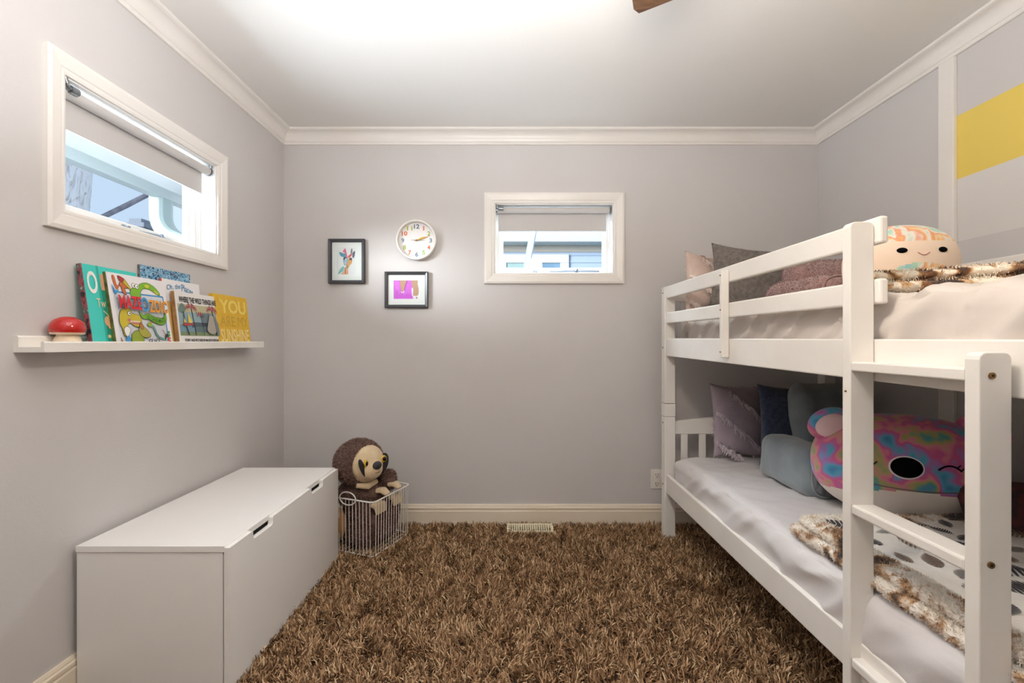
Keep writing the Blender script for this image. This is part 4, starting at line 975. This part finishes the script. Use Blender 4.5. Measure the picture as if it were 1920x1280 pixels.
pillow('square_pillow', 'dark plaid pillow at the right edge of the lower bunk', m_plaid, (1.64, 1.42, ZL - 0.006), (R(-30), 0, R(-14)), 0.36, 0.22, 0.12, GP, 9.0)
m_blush = mat('blush_linen', (222, 200, 188), 0.9, var=(10, (206, 182, 170)), bump=(90, 0.35))
pillow('frayed_pillow', 'pale blush frayed pillow in the far corner of the upper bunk', m_blush, (1.09, 2.52, ZU - 0.004), (R(-9), R(6), R(14)), 0.30, 0.375, 0.12, GU, 2.0, fringe=fr_(strand_mat('blush_fringe', [(0, (206, 182, 172)), (0.45, (236, 220, 210)), (1, (250, 240, 232))])))
m_gknit = mat('grey_knit', (140, 132, 126), 0.95, var=(50, (116, 108, 102)), bump=(140, 0.9))
pillow('knit_pillow', 'grey nubbly knit pillow beside the blush pillow on the upper bunk', m_gknit, (1.262, 2.40, ZU - 0.010), (R(-10), R(7), R(-6)), 0.46, 0.40, 0.14, GU, 6.0, fuzz=(6000, 0.006, 0.003))
# reading pillows: a back rest with two arms
def reading_pillow(label, loc, rz, m, m_end, group, k=1.0, fuzz=None, armz=0.205, arm_len=0.30, bx=-0.265, hb=0.43):
    t = thing('reading_pillow', label, 'pillow', loc, (0, 0, rz), group)
    def wob(s): return lambda p, n: 0.008 * mnoise.noise(Vector((p.x * 9 + s, p.y * 9, p.z * 9)))
    mb = MB().rbox(bx, 0.265, 0.0, 0.155, 0.0, hb, 0.075, 0.02, wob(1))
    for i, v in enumerate(mb.v):
        x, y, z = v; s = 1 - 0.10 * (z / 0.43) ** 2; mb.v[i] = (x * s, y + 0.10 * (z / 0.43) , z)
    o = mb.build('backrest', m, t, smooth=True, sharp=180)
    if fuzz: add_fuzz(o, fuzz[0], fuzz[1], fuzz[2])
    for s in (-1, 1):
        c = s * 0.265
        mb = MB().rbox(c - 0.078, c + 0.078, -arm_len, 0.07, 0.0, armz, 0.050, 0.02, wob(3 + s))
        mb.v = [(x, y, z) for x, y, z in mb.v]
        o = mb.build('arm', m, t, smooth=True, sharp=180)
        if fuzz: add_fuzz(o, fuzz[0] // 2, fuzz[1], fuzz[2])
        e = MB().ball((c, -arm_len + 0.008, armz / 2), (0.062, 0.026, armz / 2 - 0.014), 28, 14, e=0.75); e.build('end_panel', m_end, o, smooth=True, sharp=180)
        ring = [(c + 0.064 * math.copysign(abs(math.cos(a)) ** .75, math.cos(a)), -arm_len - 0.003, armz / 2 + (armz / 2 - 0.012) * math.copysign(abs(math.sin(a)) ** .75, math.sin(a))) for a in [i * 2 * math.pi / 40 for i in range(40)]]
        MB().tube(ring, 0.0035, 6, closed=True).build('piping', m, o, smooth=True)
    return t
m_velvet = mat('blue_grey_velvet', (134, 146, 152), 0.8, var=(9, (116, 128, 136)), bump=(30, 0.15), sheen=0.6)
m_cord = ramp_mat('grey_corduroy', [(0.4, (96, 98, 104)), (0.6, (132, 134, 140))], 45, 0.95, 0.4, (1, 1, 0.15), bump=(120, 0.6))
reading_pillow('blue-grey velvet reading pillow with arms on the lower bunk', (1.535, 2.16, ZL - 0.002), R(2), m_velvet, m_cord, GP, bx=-0.120)
m_rose = mat('dusty_rose_fleece', (178, 142, 138), 0.95, var=(70, (156, 120, 118)), bump=(150, 0.8), sheen=0.4)
reading_pillow('dusty rose fuzzy reading pillow with arms on the upper bunk', (1.46, 1.98, ZU - 0.002), R(2), m_rose, m_rose, GU, fuzz=(7000, 0.008, 0.003), armz=0.125, bx=-0.20, hb=0.245)

# plush cushions
def tie_dye(name, stops, scale=9, distort=1.5): return ramp_mat(name, stops, scale, 0.85, distort, detail=2, sheen=0.4)
m_tie = tie_dye('rainbow_tie_dye', [(0.26, (60, 116, 176)), (0.37, (84, 168, 200)), (0.43, (160, 124, 188)), (0.48, (206, 92, 144)), (0.535, (216, 136, 150)), (0.59, (178, 164, 104)), (0.65, (96, 160, 148)), (0.72, (78, 146, 190))], 11, 0.2)
m_cream = mat('plush_cream', (232, 222, 212), 0.85, sheen=0.4, bump=(60, 0.1))
t = thing('koala_plush', 'rainbow tie-dye koala cushion with closed eyes on the lower bunk', 'plush toy', (1.452, 1.70, ZL), (0, 0, R(-22)))
kr = Matrix.Rotation(R(-12), 3, 'X')
def ksurf(x, z, lift=0.0, rx_=0.285, ry_=0.150, rz_=0.190, cz_=0.182):
    q = max(0.0, 1 - (abs(x) / rx_) ** 2.3 - (abs(z - cz_) / rz_) ** 2.3) ** (1 / 2.3)
    return Vector((x, -(ry_ * q + lift), z))
mb = MB().ball((0, 0, 0.182), (0.285, 0.150, 0.190), 144, 100, e=2 / 2.3)
mb.mi = []
for f in mb.f:
    c = sum((Vector(mb.v[i]) for i in f), Vector()) / len(f)
    mb.mi.append(1 if (c.y < 0.02 and c.z < 0.105 + 0.02 * math.cos(c.x * 9) ) else 0)
mb.build('body', [m_tie, m_cream], t, smooth=True, sharp=180)
for s in (-1, 1):
    e = Matrix.Rotation(R(s * 24), 3, 'Y')
    MB().ball((s * 0.225, -0.02, 0.325), (0.080, 0.035, 0.062), 26, 16, e).build('ear', m_tie, t, smooth=True, sharp=180)
    MB().ball((s * 0.225, -0.043, 0.322), (0.058, 0.022, 0.044), 22, 12, e).build('inner_ear', mat('plush_pink', (240, 206, 210), 0.85, sheen=0.3), t, smooth=True, sharp=180)
def patch(f, name, cx_, cz_, rx_, rz_, m, t, lift=0.002, n=28):
    mb = MB(); ring = [[f(cx_ + rx_ * r_ * math.cos(2 * math.pi * i / n), cz_ + rz_ * r_ * math.sin(2 * math.pi * i / n), lift + 0.004 * (1 - r_ * r_)) for i in range(n)] for r_ in (0.02, 0.35, 0.7, 0.9, 1.0)]
    ring.append([p + Vector((0, lift + 0.002, 0)) for p in ring[-1]])
    k = 0
    for rg_ in ring: mb.v += [tuple(p) for p in rg_]
    for a in range(len(ring) - 1):
        for i in range(n): mb.f.append((a * n + i, a * n + (i + 1) % n, (a + 1) * n + (i + 1) % n, (a + 1) * n + i)); mb.mi.append(0)
    mb.f.append(tuple(range(n))); mb.mi.append(0)
    return mb.build(name, m, t, smooth=True)
m_bplush = mat('plush_black', (7, 6, 10), 0.9, spec=0.1)
m_wplush = mat('stitch_white', (236, 226, 230), 0.8)
patch(ksurf, 'nose_rim', -0.034, 0.207, 0.050, 0.040, m_wplush, t, 0.0015); patch(ksurf, 'nose', -0.034, 0.208, 0.045, 0.035, m_bplush, t, 0.004)
for (c, s) in ((-0.155, 1), (0.085, 1)):
    m = MB().tube([ksurf(c + 0.032 * a, 0.208 + 0.016 * (1 - a * a), 0.002) for a in [i / 6 - 1 for i in range(13)]], 0.0028, 8)
    for k in (0.6, 0.95): m.tube([ksurf(c + 0.032 * k, 0.208 + 0.016 * (1 - k * k), 0.002), ksurf(c + 0.032 * k + 0.010, 0.218 + 0.016 * (1 - k * k), 0.003)], 0.0018, 6)
    m.build('eye', m_bplush, t, smooth=True)
m = MB().tube([ksurf(x, 0.142 - 0.012 * math.cos(x * 9), 0.001) for x in [i * 0.02 - 0.2 for i in range(21)]], 0.002, 6); m.build('seam', mat('seam_grey', (120, 108, 118), 0.9), t, smooth=True)

m_pastel = ramp_mat('pastel_tie_dye', [(0.30, (150, 206, 216)), (0.40, (186, 220, 190)), (0.46, (244, 236, 226)), (0.52, (240, 160, 120)), (0.57, (246, 200, 130)), (0.62, (244, 232, 226)), (0.70, (160, 200, 180))], 16, 0.85, 0.5, (1, 1, 0.4), detail=2, sheen=0.4)
m_beige = mat('plush_beige', (246, 222, 200), 0.85, sheen=0.4, bump=(60, 0.08))
t = thing('face_plush', 'round beige cushion with pastel tie-dye cap and smiling face on the upper bunk', 'plush toy', (1.275, 1.50, ZU + 0.002), (0, 0, R(-8)))
def fsurf(x, z, lift=0.0): return ksurf(x, z, lift, 0.160, 0.105, 0.130, 0.117)
mb = MB().ball((0, 0, 0.117), (0.160, 0.105, 0.130), 128, 112, e=2 / 2.3); mb.mi = []
for f in mb.f:
    c = sum((Vector(mb.v[i]) for i in f), Vector()) / len(f)
    mb.mi.append(1 if (c.z > 0.180 or (c.z < 0.112 - 3.5 * c.x * c.x and c.y < 0) or c.y > 0.03) else 0)
mb.build('body', [m_beige, m_pastel], t, smooth=True, sharp=180)
for c in (-0.054, 0.060): patch(fsurf, 'eye', c, 0.150, 0.0135, 0.0085, m_bplush, t, 0.002)
MB().tube([fsurf(0.003 + 0.016 * a, 0.142 - 0.008 * (1 - a * a), 0.001) for a in [i / 5 - 1 for i in range(11)]], 0.0011, 6).build('mouth', mat('stitch_coral', (190, 120, 110), 0.8), t, smooth=True)

# furry throws
m_fur = ramp_mat('animal_print_fur', [(0.0, (40, 36, 36)), (0.36, (70, 58, 52)), (0.41, (170, 128, 88)), (0.46, (240, 230, 216)), (0.56, (246, 240, 232)), (0.60, (206, 168, 126)), (0.64, (110, 84, 68)), (0.70, (46, 42, 42))], 9, 0.95, 0.6, (1, 1, 1), detail=5, sheen=0.4)
m_furstripe = ramp_mat('striped_fur', [(0.0, (54, 40, 34)), (0.39, (70, 48, 36)), (0.42, (140, 94, 58)), (0.445, (216, 178, 132)), (0.47, (250, 238, 220)), (0.55, (250, 238, 218)), (0.575, (220, 182, 134)), (0.605, (138, 94, 58)), (0.64, (74, 52, 40))], 9, 0.95, 0.5, (1.8, 0.5, 0.5), detail=3, sheen=0.4)
def sweep_throw(mb, pts, hz, depth, dirn, lay):
    pass
t = thing('fur_throw', 'folded animal-print fur throw on the upper bunk', 'blanket', (1.2, 1.25, ZU), group='fur throws on the bunks')
ang = math.atan2(1.06 - 1.27, 1.32 - 1.0)
def roll(mb, A, B, r_y, r_z, z0, seed, n=40, mrng=22):
    A, B = Vector(A), Vector(B); d = (B - A).normalized(); s = Vector((-d.y, d.x, 0))
    def fn(u, v):
        th_ = 2 * math.pi * u; tt = v; e = min(1.0, (min(tt, 1 - tt) / 0.04)) ** 0.5 if 0 < tt < 1 else 0.0
        p = A + (B - A) * tt
        k = 1 + 0.18 * mnoise.noise((tt * 5 + seed, th_ * 0.3, seed)) + 0.08 * mnoise.noise((tt * 16, seed, th_))
        c_, s_ = math.cos(th_), math.sin(th_)
        return p + s * (r_y * math.copysign(abs(c_) ** 0.7, c_) * k * (0.3 + 0.7 * e)) + Vector((0, 0, z0 + r_z + r_z * math.copysign(abs(s_) ** 0.8, s_) * k * (0.3 + 0.7 * e)))
    mb.grid(fn, mrng, n, wrap_u=True); return mb
mb = roll(MB(), (1.02, 1.36, 0), (1.62, 0.96, 0), 0.115, 0.0165, ZU + 0.002, 1.0); o = part(mb, 'lower_fold', m_furstripe, t, smooth=True, sharp=180); add_fuzz(o, 9000, 0.010, 0.002, seed=4)
mb = roll(MB(), (1.03, 1.38, 0), (1.62, 0.985, 0), 0.110, 0.0165, ZU + 0.033, 2.3); o = part(mb, 'upper_fold', m_furstripe, t, smooth=True, sharp=180); add_fuzz(o, 9000, 0.010, 0.002, seed=5)
t = thing('fur_throw', 'folded leaf-print throw with animal-print fur edges on the lower bunk', 'blanket', (1.20, 1.15, ZL), group='fur throws on the bunks')
hz = lambda x, y: ZL + 0.058 + 0.008 * mnoise.noise((x * 6, y * 5, 1.0)) + 0.004 * mnoise.noise((x * 15, y * 13, 4.0))
m_leafcloth = mat('white_plush_cloth', (240, 236, 230), 0.9, var=(12, (230, 224, 216)), bump=(120, 0.3))
mb = MB().rbox(0.985, 1.56, 0.76, 1.50, ZL + 0.004, ZL + 0.058, 0.024, 0.02, lambda p, n: 0.008 * mnoise.noise((p.x * 6, p.y * 5, 1.0)) + 0.004 * mnoise.noise((p.x * 15, p.y * 13, 4.0)) if n.z > 0.5 else 0)
part(mb, 'top_cloth', m_leafcloth, t, smooth=True, sharp=180)
o = part(roll(MB(), (0.972, 1.55, 0), (0.972, 0.74, 0), 0.040, 0.017, ZL, 5.0, 60), 'fur_edge', m_fur, t, smooth=True, sharp=180); add_fuzz(o, 9000, 0.009, 0.002, seed=6)
o = part(roll(MB(), (0.990, 1.53, 0), (0.990, 0.74, 0), 0.036, 0.017, ZL + 0.031, 7.0, 60), 'fur_edge', m_fur, t, smooth=True, sharp=180); add_fuzz(o, 9000, 0.009, 0.002, seed=7)
o = part(roll(MB(), (0.97, 1.525, 0), (1.56, 1.525, 0), 0.034, 0.028, ZL, 9.0, 40), 'fur_edge', m_fur, t, smooth=True, sharp=180); add_fuzz(o, 6000, 0.009, 0.002, seed=8)
rg = random.Random(11); lf = MB(); placed = []
for i in range(400):
    x, y = rg.uniform(1.05, 1.53), rg.uniform(0.80, 1.47); L = rg.choice((0.055, 0.075, 0.10, 0.12)); 
    if any((x - a) ** 2 + (y - b) ** 2 < (0.46 * (L + l)) ** 2 for a, b, l in placed) or len(placed) > 60: continue
    placed.append((x, y, L)); a = rg.uniform(0, math.pi * 2); d = Vector((math.cos(a), math.sin(a))); s = Vector((-d.y, d.x)); mi = rg.choice((0, 0, 1, 2)); big = L > 0.09
    nseg = 9
    for sd in (-1, 1):
        for k in range(nseg):         # lobes of the leaf either side of the rib
            t0, t1 = k / nseg, (k + 0.82) / nseg; wv = lambda q: (0.30 if not big else 0.38) * L * math.sin(math.pi * min(1, q * 0.94 + 0.06)) ** 0.7
            q = [d * (t0 - 0.5) * L, d * (t1 - 0.5) * L, d * (t1 - 0.5 + 0.06) * L + s * sd * wv(t1), d * (t0 - 0.5 + 0.10) * L + s * sd * wv(t0)]
            lf.add([(x + p.x, y + p.y, hz(x + p.x, y + p.y) + 0.0022) for p in q], [(0, 1, 2, 3)], mi)
part(lf, 'leaf_print', [mat('leaf_charcoal', (62, 60, 64), 0.9), mat('leaf_grey', (140, 136, 132), 0.9), mat('leaf_taupe', (124, 104, 90), 0.9)], t)

# ------------------------------------------------------------------ wire basket with a sloth plush
BA = Vector((-0.717, 2.354, 0)); du = Vector((0.36, 0.933, 0)); dv = Vector((-0.933, 0.36, 0)); BL_, BW_ = 0.335, 0.315
t = thing('wire_basket', 'white wire basket holding a sloth toy on the carpet', 'basket', tuple(BA + du * BL_ / 2 + dv * BW_ / 2 + Vector((0, 0, -0.012))))
m_wire = mat('white_wire', (240, 236, 230), 0.35)
def bpt(u, v, z, flare=0.0):
    fl = flare * (z / 0.27)
    uu = u + fl * (1 if u > BL_ / 2 else -1) * (0 if abs(u - BL_ / 2) < 1e-6 else 1) * 0; return BA + du * u + dv * v + Vector((0, 0, z))
def loop(z, r_, ins=0.0, cr=0.028):
    pts = []
    for (cu_, cv_, a0) in ((BL_ - ins - cr, ins + cr, -90), (BL_ - ins - cr, BW_ - ins - cr, 0), (ins + cr, BW_ - ins - cr, 90), (ins + cr, ins + cr, 180)):
        for k in range(7): a = R(a0 + k * 15); pts.append(bpt(cu_ + cr * math.cos(a), cv_ + cr * math.sin(a), z))
    return pts
ring = MB().tube(loop(0.275, 0.004), 0.0042, 8, closed=True); part(ring, 'rim', m_wire, t, smooth=True)
part(MB().tube(loop(-0.008, 0.003, 0.004), 0.003, 6, closed=True), 'base_ring', m_wire, t, smooth=True)
wm = MB()
for i in range(1, 15): 
    u = BL_ * i / 15
    for v in (0, BW_): wm.tube([bpt(u, v + (0.004 if v == 0 else -0.004), -0.008), bpt(u, v, 0.275)], 0.0017, 5)
for i in range(1, 14):
    v = BW_ * i / 14
    for u in (0, BL_): wm.tube([bpt(u + (0.004 if u == 0 else -0.004), v, -0.008), bpt(u, v, 0.275)], 0.0017, 5)
for i in range(1, 9): wm.tube([bpt(0.004, BW_ * i / 9, -0.009), bpt(BL_ - 0.004, BW_ * i / 9, -0.009)], 0.0015, 5)
part(wm, 'wires', m_wire, t)
for u in (-0.006, BL_ + 0.006):
    hp = [bpt(u - 0.004 * math.copysign(1, BL_ / 2 - u) , BW_ / 2 + 0.052 * math.cos(a), 0.282 + 0.034 * math.sin(a)) for a in [i * 2 * math.pi / 28 for i in range(28)]]
    part(MB().tube(hp, 0.0034, 8, closed=True), 'handle', m_wire, t, smooth=True)

# sloth: sits in the basket, arms over the rim, face turned to the right and front
m_sfur = mat('sloth_brown', (118, 92, 84), 0.95, var=(30, (92, 70, 62)))
m_sstr = strand_mat('sloth_fur', [(0, (92, 68, 62)), (0.5, (134, 106, 98)), (1, (172, 144, 132))])
m_scream = mat('sloth_cream', (226, 204, 168), 0.9, var=(20, (214, 188, 150)), sheen=0.3)
sc = BA + du * BL_ * 0.47 + dv * BW_ * 0.52
t = thing('sloth_plush', 'brown plush sloth with cream face sitting in the wire basket', 'plush toy', (sc.x, sc.y, 0.0))
hc = Vector((-0.838, 2.49, 0.452)); hr = 0.132
fd = Vector((0.83, -0.54, 0.08)).normalized(); fs = Vector((-fd.y, fd.x, 0)).normalized() * -1; fs = fd.cross(Vector((0, 0, 1))).normalized(); fu = fs.cross(fd).normalized()
FR = Matrix((fs, -fd, fu)).transposed()      # local x: toy's left-to-right as seen, -y: forward, z: up
mb = MB().ball(hc, (hr, hr * 0.95, hr * 0.93), 28, 18, FR)
mb.ball(sc + Vector((0.0, 0.0, 0.17)), (0.125, 0.125, 0.17), 28, 18).ball(sc + Vector((0.0, 0.0, 0.06)), (0.135, 0.13, 0.075), 24, 14)
rim = lambda u, v, z=0.285: bpt(u, v, z)
mb.tube([sc + Vector((-0.10, -0.02, 0.28)), sc + Vector((-0.08, -0.09, 0.275)), bpt(0.07, 0.15, 0.285), bpt(0.10, 0.055, 0.30)], [0.055, 0.056, 0.050, 0.036], 14)
mb.tube([sc + Vector((0.07, 0.03, 0.31)), bpt(0.25, 0.085, 0.325), bpt(0.20, 0.045, 0.305)], [0.062, 0.054, 0.036], 14)
for (u, v) in ((0.09, 0.10), (0.24, 0.085)): mb.tube([bpt(u, v + 0.03, 0.02), bpt(u, v, 0.10), bpt(u, v - 0.035, 0.19)], [0.06, 0.055, 0.04], 14)
o = remeshed(mb, 'body', m_sfur, t, 0.010, 4, origin=t.location)
hl = hc - t.location
add_fuzz(o, 26000, 0.013, 0.0026, m_sstr, lean=0.6, seed=21, keep=lambda c: not ((Vector(c) - hl).dot(fd) > 0.62 * hr))
def face(x, y, z): return hc + FR @ Vector((x, y, z))
mb = MB().ball(face(0.0, -0.066, -0.004), (0.104, 0.074, 0.100), 30, 18, FR).ball(face(0.014, -0.122, -0.030), (0.062, 0.046, 0.050), 22, 14, FR)
mask = remeshed(mb, 'face_mask', m_scream, t, 0.006, 6, origin=t.location)
part(MB().ball(face(0.016, -0.168, -0.004), (0.027, 0.017, 0.021), 20, 12, FR), 'nose', mat('sloth_nose', (54, 50, 52), 0.7), t, smooth=True)
for s in (-1, 1):
    pr = Matrix.Rotation(R(s * 26), 3, 'Y')
    part(MB().ball(face(s * 0.064, -0.116, -0.014), (0.030, 0.012, 0.056), 20, 14, FR @ pr @ Matrix.Rotation(R(s * -34), 3, 'Z')), 'eye_patch', mat('sloth_patch', (40, 34, 34), 0.85), t, smooth=True)
    part(MB().ball(face(s * 0.057, -0.131, 0.012), (0.0195, 0.010, 0.0195), 20, 12, FR @ Matrix.Rotation(R(s * -28), 3, 'Z')), 'eye', mat('sloth_iris', (222, 178, 50), 0.15), t, smooth=True)
    part(MB().ball(face(s * 0.058, -0.1385, 0.012), (0.0125, 0.006, 0.0125), 18, 10, FR @ Matrix.Rotation(R(s * -28), 3, 'Z')), 'pupil', mat('sloth_pupil', (10, 9, 9), 0.05), t, smooth=True)
part(MB().tube([face(0.014 + 0.028 * a, -0.167 + 0.012 * a * a, -0.042 + 0.008 * a * a) for a in [i / 5 - 1 for i in range(11)]], 0.0016, 6), 'mouth', mat('sloth_mouth', (120, 84, 66), 0.9), t, smooth=True)
# cream claws over the rim, feet and thigh patch behind the wires
cl = [((0.10, 0.055, 0.30), (0.035, 0.0)), ((0.20, 0.045, 0.305), (0.0, 0.0))]
for (u, v, z) in ((0.105, 0.040, 0.302), (0.205, 0.034, 0.308)):
    mb = MB()
    for k in (-1, 0, 1): mb.tube([bpt(u + 0.014 * k, v + 0.02, z), bpt(u + 0.016 * k + 0.012, v - 0.012, z + 0.002), bpt(u + 0.016 * k + 0.022, v - 0.038, z - 0.022)], [0.013, 0.013, 0.007], 10)
    remeshed(mb, 'claw', m_scream, t, 0.005, 3, origin=t.location)
for (u, v) in ((0.09, 0.028), (0.235, 0.024)):
    mb = MB()
    for k in (-1.5, -0.5, 0.5, 1.5): mb.tube([bpt(u + 0.020 * k, v + 0.03, 0.235), bpt(u + 0.020 * k, v, 0.232), bpt(u + 0.020 * k, v - 0.010, 0.19)], [0.015, 0.016, 0.010], 10)
    remeshed(mb, 'foot', m_scream, t, 0.005, 3, origin=t.location)
mb = MB().ball(bpt(0.018, 0.245, 0.13), (0.050, 0.022, 0.085), 22, 14, Matrix.Rotation(math.atan2(dv.y, dv.x), 3, 'Z'))
part(mb, 'thigh_patch', mat('sloth_tan', (196, 150, 104), 0.95, bump=(90, 0.6)), t, smooth=True)
mb = MB().tube([hc + FR @ Vector((-0.05, -0.075, -0.112)), hc + FR @ Vector((0.02, -0.088, -0.118)), hc + FR @ Vector((0.07, -0.06, -0.105))], [0.012, 0.018, 0.012], 10)
part(mb, 'chest_patch', m_scream, t, smooth=True)
